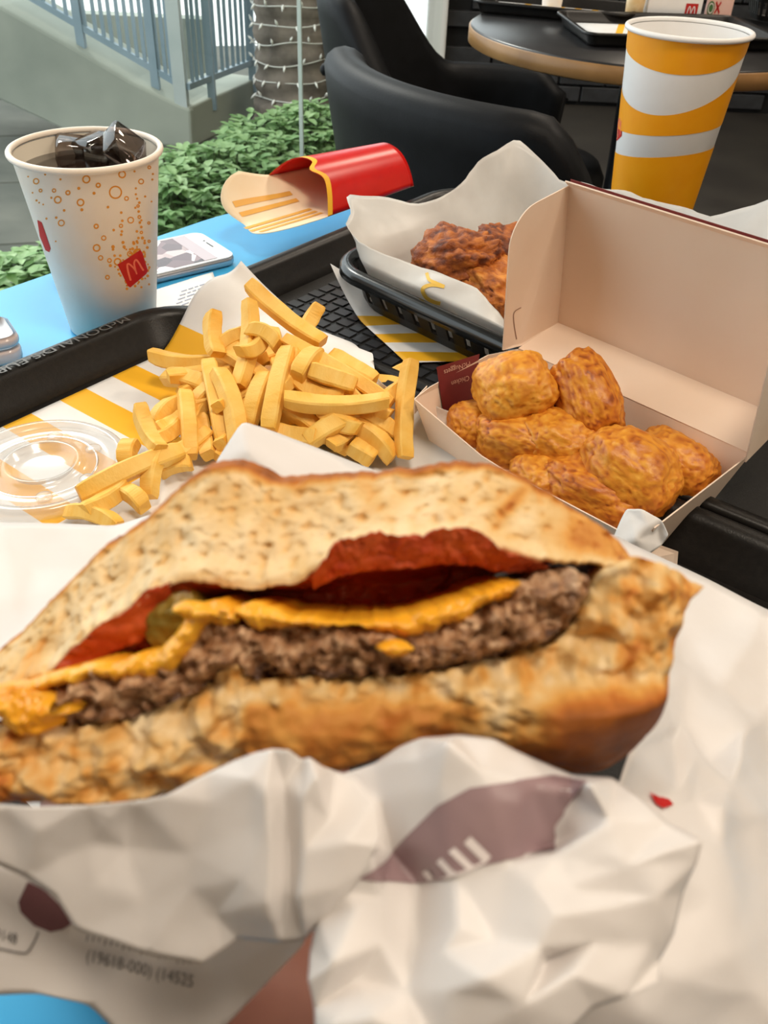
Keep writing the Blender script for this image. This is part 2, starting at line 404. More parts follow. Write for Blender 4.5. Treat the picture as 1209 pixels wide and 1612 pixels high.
def sheet(name, outline, inner, folds, m, parent, sub=3, amp=0.0012, freq=60, smooth_it=2, at=D, solid=0.00012, seed=0, deep=1.0):
    """a crumpled sheet of paper: outline and inner points (x, y, third), fold lines between them; third goes to `at`"""
    pts = outline + inner; no = len(outline)
    r = delaunay_2d_cdt([V((p[0], p[1])) for p in pts], [(i, (i + 1) % no) for i in range(no)] + folds, [], 1, 1e-5)
    if deep != 1.0:                                           # stronger folds about the outline's mean
        mean = sum(p[2] for p in outline) / no; pts = [(p[0], p[1], mean + (p[2] - mean) * deep) for p in pts]
    vs = []
    for i, v in enumerate(r[0]):
        src = r[3][i]
        if src: d = pts[src[0]][2]
        else:
            w = [(1 / (math.dist((v.x, v.y), p[:2]) ** 2 + 1e-6), p[2]) for p in pts]; d = sum(a * b for a, b in w) / sum(a for a, b in w)
        vs.append(V(at(v.x, v.y, d)))
    fs = [tuple(f) for f in r[2]]
    for _ in range(sub):
        mid = {}; nf = []
        def mp(a, b):
            k = (a, b) if a < b else (b, a)
            if k not in mid: mid[k] = len(vs); vs.append((vs[a] + vs[b]) / 2)
            return mid[k]
        for a, b, c in fs:
            ab, bc, ca = mp(a, b), mp(b, c), mp(c, a)
            nf += [(a, ab, ca), (ab, b, bc), (ca, bc, c), (ab, bc, ca)]
        fs = nf
    nb = [set() for _ in vs]; ec = {}
    for a, b, c in fs:
        for x, y in ((a, b), (b, c), (c, a)):
            nb[x].add(y); nb[y].add(x); k = (min(x, y), max(x, y)); ec[k] = ec.get(k, 0) + 1
    bd = set(k for e, n in ec.items() if n == 1 for k in e)
    bnb = {}
    for e, n in ec.items():
        if n == 1: bnb.setdefault(e[0], []).append(e[1]); bnb.setdefault(e[1], []).append(e[0])
    for _ in range(smooth_it):
        vs = [(v * 0.5 + sum((vs[k] for k in nb[i]), V()) / len(nb[i]) * 0.5) if i not in bd else (v * 0.6 + sum((vs[k] for k in bnb[i]), V()) / len(bnb[i]) * 0.4) for i, v in enumerate(vs)]
    if amp:
        o = V((seed * 3.1, seed * 1.7, 0)); out = []
        for v in vs:
            q = v * freq + o
            rg = 1 - abs(noise.noise(q)) * 2                      # ridged creases
            d = V((noise.noise(q + V((9, 0, 0))), noise.noise(q + V((0, 9, 0))), noise.noise(q + V((0, 0, 9)))))
            out.append(v + d * amp * 0.8 + (CAM - v).normalized() * (rg * amp * 0.7))
        vs = out
    return mesh_obj(name, vs, fs, m, parent, solid=solid)

def piece(name, mb, m, parent, bevel=0.0):
    """a small repeated piece modelled about its own origin"""
    me = bpy.data.meshes.new(name); me.from_pydata([tuple(v) for v in mb.v], [], mb.f); me.materials.append(m); me.update()
    o = bpy.data.objects.new(name, me); COL.objects.link(o); o.parent = parent
    if bevel:
        md = o.modifiers.new('bevel', 'BEVEL'); md.width = bevel; md.segments = 1; md.limit_method = 'ANGLE'
    return o
# ================================================================== the setting
TZ = 0.75                                    # table top height
GA, GB = V((0.15, 4.6, 0)), V((-1.52, -1.6, 0)); GM = GA.lerp(GB, (4.6 - .05) / 6.2)   # the glazed wall runs from the far corner past the table's left side
def gx(y): return lerp(GA.x, GB.x, (GA.y - y) / (GA.y - GB.y))
CEIL = 2.75
structure(MB().prism([GA + V((0, 0.4, -0.0)), V((3.2, 5.0, 0)), V((3.2, -1.6, 0)), GB], V((0, 0, -0.06))).build('floor', M['floor'], smooth=False))
structure(MB().prism([GA + V((0, 0.4, CEIL)), V((3.2, 5.0, CEIL)), V((3.2, -1.6, CEIL)), GB + V((0, 0, CEIL))], V((0, 0, 0.08))).build('ceiling', M['ceiling'], smooth=False))
structure(MB().prism([V((3.2, -1.6, 0)), V((3.2, 5.0, 0)), V((3.3, 5.0, 0)), V((3.3, -1.6, 0))], V((0, 0, CEIL))).build('wall_right', M['wall'], smooth=False))
structure(MB().prism([V((GB.x, -1.7, 0)), V((3.2, -1.7, 0)), V((3.2, -1.6, 0)), V((GB.x, -1.6, 0))], V((0, 0, CEIL))).build('wall_back', M['wall'], smooth=False))
wf = structure(MB().prism([V((0.19, 4.72, 0)), V((3.2, 4.72, 0)), V((3.2, 5.0, 0)), V((0.19, 5.0, 0))], V((0, 0, CEIL))).build('wall_far', M['mortar'], smooth=False))
# black brick facing, course by course
bw, bh, bd, gp = 0.215, 0.066, 0.03, 0.009
bm = MB().prism([V((-bw / 2, 0, 0)), V((bw / 2, 0, 0)), V((bw / 2, bd, 0)), V((-bw / 2, bd, 0))], V((0, 0, bh)))
proto = piece('brick', bm, M['brick'], wf, 0.004); lw = world_loc(wf)
k = 0
for r in range(26):
    for c in range(7):
        x = 0.30 + c * (bw + gp) + (0.11 if r % 2 else 0)
        z = 0.02 + r * (bh + gp)
        o = proto if k == 0 else proto.copy()
        if k: COL.objects.link(o); o.parent = wf
        o.location = V((x + random.uniform(-.002, .002), 4.692 + random.uniform(-.003, .003), z)) - lw; k += 1
structure(MB().prism([V((0.09, 4.60, 0)), V((0.185, 4.60, 0)), V((0.185, 4.76, 0)), V((0.09, 4.76, 0))], V((0, 0, CEIL))).build('trim_1', M['white_wall'], smooth=False, bevel=0.01), 'white pillar between glazing and brick wall')

# glazing: full-height panes with thin vertical joints
HEAD = 2.05                                   # top of the glass; added bulkhead above blocks the sun
gdir = (GB - GA).normalized(); gn = V((-gdir.y, gdir.x, 0))
def joint_t(px):                              # where a vertical joint seen at this column stands
    q = PL(px, 120, GA, gn); return (q - GA).dot(gdir)
ts = [0.0, joint_t(473), joint_t(473) + 1.5, joint_t(473) + 3.0, (GM - GA).length]
win = bpy.data.objects.new('window_1', None); COL.objects.link(win); win.location = (GA + GM) / 2; structure(win)
for i in range(4):
    a, b = GA + gdir * (ts[i] + 0.004), GA + gdir * (ts[i + 1] - 0.004)
    MB().prism([a + V((0, 0, .05)), b + V((0, 0, .05)), b + V((0, 0, HEAD - .05)), a + V((0, 0, HEAD - .05))], gn * 0.010).build('pane', M['glass'], win, smooth=False)
for i in (1, 2, 3):
    c = GA + gdir * ts[i]
    MB().box(c + V((0, 0, .05)), c + V((0, 0, CEIL - .05)), 0.007, 0.012, up=gn).build('joint_strip', M['frame'], win, smooth=False)
MB().box(GA + V((0, 0, .025)), GM + V((0, 0, .025)), .06, .05).build('sill_rail', M['frame'], win, smooth=False)
MB().box(GA + V((0, 0, HEAD - .025)), GM + V((0, 0, HEAD - .025)), .06, .05).build('head_rail', M['frame'], win, smooth=False)

structure(MB().prism([GA + V((0, 0, HEAD)), GM + V((0, 0, HEAD)), GM - gn * .1 + V((0, 0, HEAD)), GA - gn * .1 + V((0, 0, HEAD))], V((0, 0, CEIL - HEAD))).build('sun_bulkhead', M['wall'], smooth=False), 'unseen bulkhead above the glazing, added to cut the sun')  # added to keep direct sun off the burger, box and wrapper
structure(MB().prism([GM, GB, GB - gn * .1, GM - gn * .1], V((0, 0, CEIL))).build('light_block_wall', M['wall'], smooth=False))  # unseen opaque stretch, added to cut window light on the box lid
# ceiling lamps of the restaurant
for (x, y) in ((0.2, -0.05), (1.6, -0.6), (1.5, 1.6), (0.9, 3.0)):
    t = empty('ceiling_lamp', V((x, y, CEIL)), {0.2: 'round ceiling lamp over the table', 1.6: 'round ceiling lamp behind the seat', 1.5: 'round ceiling lamp by the right wall'}[x] if y < 2.5 else 'round ceiling lamp near the brick wall', 'lamp', 'ceiling lamps')
    MB().lathe(V((x, y, CEIL)), [(0, 0), (.17, 0), (.18, -.02), (.17, -.05), (.155, -.05), (.15, -.045)], 32).build('housing', M['white_wall'], t)
    MB().lathe(V((x, y, CEIL)), [(0, -.046), (.15, -.046)], 32).build('diffuser', M['lamp_on'], t)
    ld = bpy.data.lights.new('lamp_light', 'AREA'); ld.shape = 'DISK'; ld.size = 0.5; ld.energy = LAMP_POWER; ld.color = LAMP_COL
    lo = bpy.data.objects.new('lamp_light', ld); COL.objects.link(lo); lo.parent = t; lo.location = (0, 0, -0.06)

# ------------------------------------------------------------------ outdoors
og = structure(MB().prism([GA + V((0.0, 8, -.02)), V((-12, 14, -.02)), V((-12, -2, -.02)), GB + V((0, 0, -.02)), GA + V((0, 0, -.02))], V((0, 0, -.05))).build('ground', M['yard'], smooth=False))
pv = structure(MB().prism([GA + V((-.02, 1.0, -.012)), V((-5, 5.2, -.012)), V((-5, -.6, -.012)), V((gx(-.6) - .02, -.6, -.012)), GA + V((-.02, 0, -.012))], V((0, 0, -.01))).build('pavement', M['mortar'], smooth=False), 'paved yard outside the window')
sp = piece('slab', MB().prism([V((0, 0, 0)), V((.592, 0, 0)), V((.592, .592, 0)), V((0, .592, 0))], V((0, 0, -.012))), M['slab'], pv, 0.006)
ang = math.radians(16); first = True; lw = world_loc(pv)
for i in range(-9, 4):
    for j in range(-1, 14):
        c = V((-.9 + (i * .6) * math.cos(ang) - (j * .6) * math.sin(ang), .2 + (i * .6) * math.sin(ang) + (j * .6) * math.cos(ang), 0))
        if c.x > gx(c.y) - .62 or c.y < -.4 or c.x < -4.4 or c.y > 5.2: continue
        o = sp if first else sp.copy()
        if not first: COL.objects.link(o); o.parent = pv
        first = False
        o.location = c + V((0, 0, random.uniform(-.001, .002))) - lw; o.rotation_euler = (0, 0, ang)

# concrete stair flight: its flank faces the window
SY = 3.70; so = V((0, SY, 0)); sn = V((0, 1, 0))
S = lambda x, y: PL(x, y, so, sn)
flank = [S(-160, -60), S(0, 10), S(120, 78), S(205, 128), S(283, 166), S(300, 172), V((S(300, 200).x, SY, 0)), V((S(215, 235).x, SY, 0)), S(150, 228), S(90, 200), S(0, 158), S(-160, 70)]
structure(MB().prism(flank, V((0.06, .30, 0))).build('stair_flight', M['concrete'], smooth=False, bevel=0.01), 'concrete stair flight beyond the window')
structure(MB().prism([V((-4.5, 4.7, 0)), V((-.95, 4.7, 0)), V((-.95, 4.8, 0)), V((-4.5, 4.8, 0))], V((0, 0, .30))).build('stair_shade_wall', M['concrete'], smooth=False))  # added wall that darkens the space under the stair
# low landing wall running back to the right
c0 = V((S(300, 200).x, SY, 0)); c1 = P(412, 178, 0); wn = (c1 - c0).cross(V((0, 0, 1))).normalized()
W = lambda x, y: PL(x, y, c0, wn)
structure(MB().prism([c0, c1, V((c1.x, c1.y, W(412, 120).z)), V((c0.x, c0.y, W(300, 168).z))], wn * -0.25 if wn.y < 0 else wn * 0.25).build('landing_wall', M['concrete'], smooth=False, bevel=0.008))

def railing(name, label, base, xs, offs, h, bw_, posts, up_dir=V((0, 0, 1))):
    """bottom rail + balusters + hand rail along a line; base(px) gives the point on the bottom rail"""
    a, b = base(xs[0]) + offs, base(xs[-1]) + offs
    t = empty(name, V((a.x, a.y, min(a.z, b.z) - .05)), label, 'railing')
    MB().box(a, b, .022, .022).build('bottom_rail', M['rail'], t, smooth=False)
    MB().box(a + up_dir * h, b + up_dir * h, .05, .04).build('hand_rail', M['rail'], t, smooth=False)
    for x in xs[1:-1]:
        p = base(x) + offs; w = bw_
        MB().box(p, p + up_dir * h, w, w * 0.8, up=V((0, 1, 0))).build('baluster', M['rail'], t, smooth=False)
    for x in posts:
        p = base(x) + offs
        MB().box(p + V((0, 0, -.12)), p + up_dir * (h + .05), .030, .03, up=V((0, 1, 0))).build('railing_post', M['rail'], t, smooth=False)
    return t
bl = lambda x: S(x, lerp(0, 144, (x - 26) / (273 - 26)))
railing('stair_railing', 'grey-blue sloping railing on the near side of the concrete stair', bl, [-40, -20, 0, 20, 40, 62, 80, 99, 116, 129, 146, 159, 172, 186, 199, 212, 224, 235, 246, 257, 266, 273], V((0, .06, .02)), 1.1, .013, [118, 238])
pc = S(283, 152)
MB().box(V((pc.x, SY + .03, 0.14)), V((pc.x, SY + .03, pc.z + 1.6)), .048, .05, up=V((0, 1, 0))).build('newel', M['post'], smooth=False)
tag(bpy.data.objects['newel'], 'pale square newel post at the foot of the stair railing', 'post')
br = lambda x: W(x, lerp(146, 103, (x - 297) / (405 - 297)))
railing('landing_railing', 'grey-blue level railing on the low wall right of the newel post', br, [294, 303, 310, 318, 329, 340, 350, 358, 367, 375, 383, 390, 405], V((0, 0.02, .02)), 1.15, .013, [331, 396])

# palm trunk wrapped in a string of little lights
tc = P(463, 216, 0) + V((.0, .12, 0)); TR = 0.155
vs, ks = [], 40; rows = 140
for i in range(rows):
    z = -.05 + i * 2.4 / rows
    for j in range(ks):
        a = 2 * math.pi * j / ks
        rr = TR * (1 + .05 * math.sin(z * 70 + 2 * noise.noise(V((math.cos(a), math.sin(a), z * 2)))) + .07 * noise.noise(V((math.cos(a) * 5, math.sin(a) * 5, z * 14)))) + .04 * math.exp(-max(z, 0) * 6)
        vs.append(tc + V((rr * math.cos(a), rr * math.sin(a), z)))
tk = empty('palm_tree', tc, 'brown ringed palm trunk outside the glass', 'tree')
mesh_obj('trunk', vs, grid_faces(rows, ks, False, True), M['trunk'], tk)
sl = empty('string_lights', tc + V((0, -TR, .4)), 'white fairy lights wound around the palm trunk', 'lights')
pts = []; turns = 14; n = 44 * turns
for i in range(n):
    a = 2 * math.pi * i / 44; z = .10 + .95 * i / n + .02 * noise.noise(V((i * .13, 0, 0)))
    pts.append(tc + V((math.cos(a) * (TR + .018), math.sin(a) * (TR + .018), z)))
MB().tube(pts, .0028, 5).build('wire', M['wire'], sl)
mb = MB()
for i in range(0, n, 3):
    d = (pts[i] - V((tc.x, tc.y, pts[i].z))).normalized(); q = pts[i] + V((0, 0, .004))
    u = (d * .6 + V((random.uniform(-.5, .5), 0, random.choice((-1, 1)) * .8))).normalized()
    mb.tube([q, q + u * .012, q + u * .026], [.003, .0055, .001], 6)
b = mb.build('bulbs', M['bulb'], sl); b['kind'] = 'stuff'

# bed of low leafy plants along the glass
def leaf(mb, p, d, up, L, w):
    s = d.cross(up).normalized(); n = len(mb.v)
    mb.v += [p, p + d * L * .35 + s * w + up * L * .06, p + d * L * .4 - up * L * .02, p + d * L * .35 - s * w + up * L * .06, p + d * L * .75 + s * w * .7, p + d * L * .75 - s * w * .7, p + d * L - up * L * .12]
    mb.f += [(n, n + 1, n + 2), (n, n + 2, n + 3), (n + 1, n + 4, n + 6, n + 2), (n + 2, n + 6, n + 5, n + 3)]
def shrub(loc, rad, h, n, label, group):
    t = empty('leafy_plant', loc, label, 'plant', group); mb = MB(); st = MB()
    for k in range(n):
        a = random.uniform(0, 6.283); r = rad * math.sqrt(random.random()); z = h * (1 - .45 * (r / rad) ** 2) * random.uniform(.45, 1.0)
        c = loc + V((r * math.cos(a), r * math.sin(a), z))
        if k % 3 == 0: st.tube([loc + V((r * .4 * math.cos(a), r * .4 * math.sin(a), 0)), c], .003, 4, False)
        for q in range(5):
            b = a + random.uniform(-2.2, 2.2)
            d = V((math.cos(b), math.sin(b), random.uniform(-.25, .55))).normalized(); up = V((0, 0, 1)) - d * d.z; up.normalize()
            leaf(mb, c, d, up, random.uniform(.030, .052), random.uniform(.009, .016))
    mb.build('foliage', M['leaf'], t); st.build('stems', M['stem'], t)
spots = [P(x, y, .12) for x, y in ((290, 300), (340, 300), (385, 285), (290, 345), (345, 330), (400, 250), (430, 225), (450, 270), (495, 215), (405, 310), (270, 330), (470, 235))]
for i, s in enumerate(spots):
    shrub(V((min(s.x, gx(s.y) - .2), s.y, 0)), .20, random.uniform(.20, .27), 190, 'leafy green ground plant in the bed along the window', 'plants in the bed outside the window')
for x, y in ((10, 440), (55, 425)):
    s = P(x, y, .1); shrub(V((min(s.x, gx(s.y) - .2), s.y, 0)), .15, .16, 130, 'low green plant seen left of the bubble-print cup', 'plants left of the cup')
# ================================================================== far furniture
def tub_chair(loc, rz, s, label, group='black tub chairs', drop=1.0, arm=.60):
    """upholstered tub chair: a U shaped shell, high at the back, arms sloping down to the front, cushion, legs"""
    t = empty('tub_chair', loc, label, 'chair', group)
    rot = Matrix.Rotation(rz, 3, 'Z')
    T = lambda v: loc + rot @ (V(v) * s)
    # faces +x locally; shell path from front of right arm round the back to front of left arm
    path = []
    for i in range(61):
        u = i / 60 * 2 - 1                                # -1 .. 1
        a = math.pi + u * math.radians(118)
        rx, ry = .31, .30
        x = rx * math.cos(a) * (1.0 if math.cos(a) < 0 else 1.25); y = -ry * math.sin(a) * 1.0
        k = sstep(.28, drop, abs(u)); h = lerp(.82, arm, k) - .05 * sstep(.9, 1.0, abs(u))
        path.append((x, y, h, u))
    prof = []
    for i in range(25):                                   # section across the padded shell
        a = 2 * math.pi * i / 24
        prof.append(a)
    vs = []; n = 24
    for i, (x, y, h, u) in enumerate(path):
        x0, y0 = path[max(i - 1, 0)][:2]; x1, y1 = path[min(i + 1, 60)][:2]
        nx, ny = -(y1 - y0), (x1 - x0); l = math.hypot(nx, ny); nx /= l; ny /= l
        th = .032 * (1 - .4 * sstep(.93, 1, abs(u)))
        zb = .34
        for j in range(n):
            q = j / n; 
            if q < .35: w = -th; z = lerp(zb, h - .03, q / .35)
            elif q < .5 + .15: a = math.pi * (1 - (q - .35) / .30); w = th * math.cos(a); z = h - .03 + .03 * math.sin(a)
            else: w = th; z = lerp(h - .03, zb, (q - .65) / .35)
            lean = (z - .34) * .16
            vs.append(T((x + nx * w + (x / .31) * lean, y + ny * w + (y / .31) * lean, z)))
    fs = grid_faces(61, n, False, True)
    fs += [tuple(range(n)), tuple(range(60 * n + n - 1, 60 * n - 1, -1))]
    sh = mesh_obj('shell', vs, fs, M['leather'], t)
    # piping seam along the top
    pp = []
    for i, (x, y, h, u) in enumerate(path):
        lean = (h - .34) * .16; pp.append(T((x * (1 + lean / .31) * 1.05, y * (1 + lean / .31) * 1.05, h - .022)))
    MB().tube(pp, .003 * s, 6).build('piping', M['leather'], sh)
    MB().tube([T((-.315, 0, .66)), T((-.300, 0, .66))], [.012 * s, .008 * s], 12).build('button', M['leather'], sh)
    MB().tube([T((-.395, 0, .62)), T((-.408, 0, .62)), T((-.414, 0, .62))], [.016 * s, .014 * s, .006 * s], 12).build('button', M['leather'], sh)
    ring = [( .28 * math.cos(a) * (1.15 if math.cos(a) > 0 else 1), .26 * math.sin(a)) for a in [2 * math.pi * k / 40 for k in range(40)]]
    vs = []
    for z, f in ((.33, .9), (.35, 1), (.42, 1), (.45, .95), (.46, .8), (.465, .0)):
        vs += [T((x * f, y * f, z)) for x, y in ring]
    mesh_obj('seat_cushion', vs, grid_faces(6, 40, False, True), M['leather'], t)
    for sx in (-1, 1):
        for sy in (-1, 1):
            MB().tube([T((.17 * sx, .17 * sy, .34)), T((.23 * sx, .23 * sy, 0))], [.017 * s, .011 * s], 10).build('leg', M['dark_metal'], t)
    return t
tub_chair(V((.290, 1.40, 0)), math.radians(36), .985, 'nearest black leather tub chair, behind the red fry carton', drop=.60, arm=.46)
tub_chair(V((.190, 2.25, 0)), math.radians(-8), .95, 'taller buttoned black tub chair behind the nearest one, beside the palm', drop=.60)
tub_chair(V((.71, 1.12, 0)), math.radians(150), .98, 'black tub chair right of the amber wave-print cup, cut by the photo edge')

# round dark table with a wooden edge
FT = V((.470, 1.96, 0)); FR = .345
t = empty('round_table', FT, 'round dark table with a wooden edge band in the background', 'table')
MB().lathe(FT, [(0, .752), (FR - .004, .752), (FR, .749), (FR, .744)], 96).build('table_top', M['table_dark'], t)
MB().lathe(FT, [(FR - .001, .749), (FR + .003, .747), (FR + .003, .722), (FR - .001, .720)], 96).build('edge_band', M['wood'], t)
MB().lathe(FT, [(FR - .001, .721), (FR - .02, .715), (0, .715)], 96).build('underside', M['table_dark'], t)
MB().lathe(FT, [(.035, .715), (.03, .5), (.03, .06), (.05, .03), (.24, .012), (.245, 0), (0, 0)], 48).build('pedestal', M['dark_metal'], t)

# ------------------------------------------------------------------ trays
def tray(name, label, group, o, ex, ey, a, b, r=.05, s=1.0, floor_mat=None):
    """o = centre on the table, ex/ey = unit axes, a/b = half sizes of the outer rim"""
    t = empty(name, o, label, 'tray', group)
    def ring(inset, z): return [o + ex * x + ey * y + V((0, 0, z)) for x, y in rrect(a - inset, b - inset, max(r - inset, .008), 8)]
    n = 36
    fl = ring(.024 * s, .0045); vs = fl + [o + V((0, 0, .0045))] + ring(.024 * s, .0) + [o]
    fs = [(i, (i + 1) % n, n) for i in range(n)] + [((i + 1) % n + n + 1, i + n + 1, 2 * n + 1) for i in range(n)]
    mesh_obj('tray_floor', vs, fs, floor_mat or M['black_plastic'], t, smooth=False)
    prof = [(.024, 0), (.024, .0045), (.018, .008), (.0125, .019), (.010, .0215), (.004, .0225), (.001, .0215), (0, .0185), (.0025, .017), (.006, .0185), (.009, .016), (.0145, .006), (.018, 0)]
    vs = []
    for i, z in prof: vs += ring(i * s, z * s * 1.2)
    mesh_obj('tray_rim', vs, grid_faces(len(prof), n, True, True), M['black_plastic'], t)
    return t
A54 = math.radians(54)
E1 = V((math.cos(A54), math.sin(A54), 0)); E2 = V((E1.y, -E1.x, 0)); K1 = V((-.150, .600, TZ))
# ================================================================== the blue table and what lies on it
TW = .32
tcx = V((.02, .50, 0))
# rounded table: the far-left corner shows its curve
tb = empty('dining_table', V((.1, .4, 0)), 'light blue laminate dining table carrying the meal', 'table')
TC = K1 + E2 * .225 + E1 * -.035; TC.z = 0
out = [TC + E2 * x + E1 * y for x, y in rrect(.385, .395, .20, 16)]
n = len(out); vs = []
for f, z in ((0, -.028), (.0, -.024), (1, -.028), (1.004, -.014), (1, -.002), (.997, 0)):
    vs += [TC + (p - TC) * max(f, .0001) + V((0, 0, TZ + z)) for p in out]
vs2 = vs[2 * n:]; fs = grid_faces(4, n, False, True) + [tuple(range(n))[::-1], tuple(range(3 * n, 4 * n))]
mesh_obj('table_top', vs2, fs, M['blue'], tb, smooth=False)
MB().lathe(TC, [(.045, TZ - .03), (.04, .5), (.04, .06), (.06, .03), (.30, .012), (.305, 0), (0, 0)], 48).build('pedestal', M['dark_metal'], tb)

t1 = tray('serving_tray', 'near black serving tray with worn lettering under the fries', 'black serving trays on the blue table', K1 + E2 * (.260 - .008) - E1 * .169, E2, E1, .260, .171)
t2 = tray('serving_tray', 'farther black serving tray holding the chicken basket and nugget box', 'black serving trays on the blue table', K1 + E2 * (.260 - .008) + E1 * (.178 + .004), E2, E1, .260, .178)
# worn lettering on the near tray's flat rim
tx = text_flat("McDONALD'S EUROPE")
flat_print('rim_lettering', tx, K1 - E2 * .0005 - E1 * .115 + V((0, 0, .0275)), E1 * -.0125, E2 * .0105, M['engrave'], t1).location.z += 0
# woven relief moulded into the far tray's floor
mb = MB()
for i in range(22):
    for j in range(26):
        c = K1 + E2 * (.035 + i * .0125) + E1 * (.04 + j * .0125) + V((0, 0, .0046))
        if (i + j) % 2: mb.box(c - E2 * .0053, c + E2 * .0053, .0085, .0016)
        else: mb.box(c - E1 * .0053, c + E1 * .0053, .0085, .0016)
rl = mb.build('woven_relief', M['relief'], t2, smooth=False); rl['kind'] = 'stuff'

# ------------------------------------------------------------------ paper liner of the near tray
def stripes_mat(name, bars, base='paper'):
    """white paper with broad yellow bars laid out on the sheet (uv in metres)"""
    m = M[base].copy(); m.name = name; nt = m.node_tree; b = nt.nodes['Principled BSDF']
    uvn = nt.nodes.new('ShaderNodeUVMap'); uvn.uv_map = 'uv'; sx = nt.nodes.new('ShaderNodeSeparateXYZ'); nt.links.new(uvn.outputs[0], sx.inputs[0])
    tot = None
    for (c, w, slope, y0, y1) in bars:            # bar centred on x = c + slope*y
        ml = nt.nodes.new('ShaderNodeMath'); ml.operation = 'MULTIPLY_ADD'; ml.inputs[1].default_value = -slope
        nt.links.new(sx.outputs[1], ml.inputs[0]); nt.links.new(sx.outputs[0], ml.inputs[2])
        cp = nt.nodes.new('ShaderNodeMath'); cp.operation = 'COMPARE'; cp.inputs[1].default_value = c; cp.inputs[2].default_value = w / 2
        nt.links.new(ml.outputs[0], cp.inputs[0])
        cy = nt.nodes.new('ShaderNodeMath'); cy.operation = 'COMPARE'; cy.inputs[1].default_value = (y0 + y1) / 2; cy.inputs[2].default_value = (y1 - y0) / 2
        nt.links.new(sx.outputs[1], cy.inputs[0])
        pr = nt.nodes.new('ShaderNodeMath'); pr.operation = 'MULTIPLY'; nt.links.new(cp.outputs[0], pr.inputs[0]); nt.links.new(cy.outputs[0], pr.inputs[1])
        if tot is None: tot = pr
        else:
            mx = nt.nodes.new('ShaderNodeMath'); mx.operation = 'MAXIMUM'; nt.links.new(tot.outputs[0], mx.inputs[0]); nt.links.new(pr.outputs[0], mx.inputs[1]); tot = mx
    old = b.inputs['Base Color'].links[0].from_socket
    mix = nt.nodes.new('ShaderNodeMix'); mix.data_type = 'RGBA'
    nt.links.new(tot.outputs[0], mix.inputs[0]); nt.links.new(old, mix.inputs[6]); mix.inputs[7].default_value = srgb(252, 190, 44)
    nt.links.new(mix.outputs[2], b.inputs['Base Color'])
    for l in list(nt.links):
        if l.to_node.type == 'BSDF_TRANSLUCENT': nt.links.remove(l)
    for nd in nt.nodes:
        if nd.type == 'BSDF_TRANSLUCENT': nt.links.new(mix.outputs[2], nd.inputs[0])
    return m
M['liner1'] = stripes_mat('near_liner_print', [(-.037 - .041 * i, .020, 0, -1, .125) for i in range(6)])
nu, nv = 90, 90; vs, uv = [], []
for i in range(nu):
    for j in range(nv):
        u = .022 + .27 * i / (nu - 1); v = -.325 + .375 * j / (nv - 1)      # u along E2, v along E1 from the far corner
        z = .0052; vv = v
        # the far edge runs up over the rim and droops beyond it
        k = sstep(-.050, -.005, v); z += .030 * k; vmax = lerp(.05, -.02, sstep(.12, .20, u)); v = min(v, vmax)
        dr = sstep(.000, .050, v); z -= .020 * dr; vv = v - .010 * dr
        # corner by the cup lifts like a dog-ear
        dd = math.hypot(u - .022, v - .05); lift = max(0, 1 - dd / .075); z += .042 * lift ** 1.4; 
        uu = u + .016 * lift
        z += .0012 * noise.noise(V((u * 22, v * 22, 3)))*(.2 + k)
        p = K1 + E2 * uu + E1 * (vv - .02 * lift) + V((0, 0, z)); vs.append(p); uv.append((v, u))
ln = mesh_obj('tray_liner', vs, grid_faces(nu, nv), M['liner1'], uv=uv, solid=.00015)
tag(ln, 'white tray liner with broad yellow bars under the fries', 'paper', 'tray liners')
M['liner2'] = stripes_mat('far_liner_print', [(.075, .02, .1, .0, .17), (.115, .02, .1, .0, .2), (.155, .02, .1, 0, .2)])
nu, nv = 60, 40; vs, uv = [], []
for i in range(nu):
    for j in range(nv):
        a = i / (nu - 1); b = j / (nv - 1)
        p0, p1, p2, p3 = P(520, 456, .760), P(640, 572, .757), P(1000, 560, .757), P(900, 420, .757)
        p = (p0 * (1 - a) + p1 * a) * (1 - b) + (p3 * (1 - a) + p2 * a) * b
        z = .7572 + .024 * max(0, 1 - math.hypot(a, b * 2) / .45) ** 1.5 + .0005 * noise.noise(p * 30)
        vs.append(V((p.x, p.y, z))); uv.append((a * .17, b * .3))
ln2 = mesh_obj('tray_liner', vs, grid_faces(nu, nv), M['liner2'], uv=uv, solid=.00015)
tag(ln2, 'yellow and white paper sheet slipping out under the chicken basket', 'paper', 'tray liners')

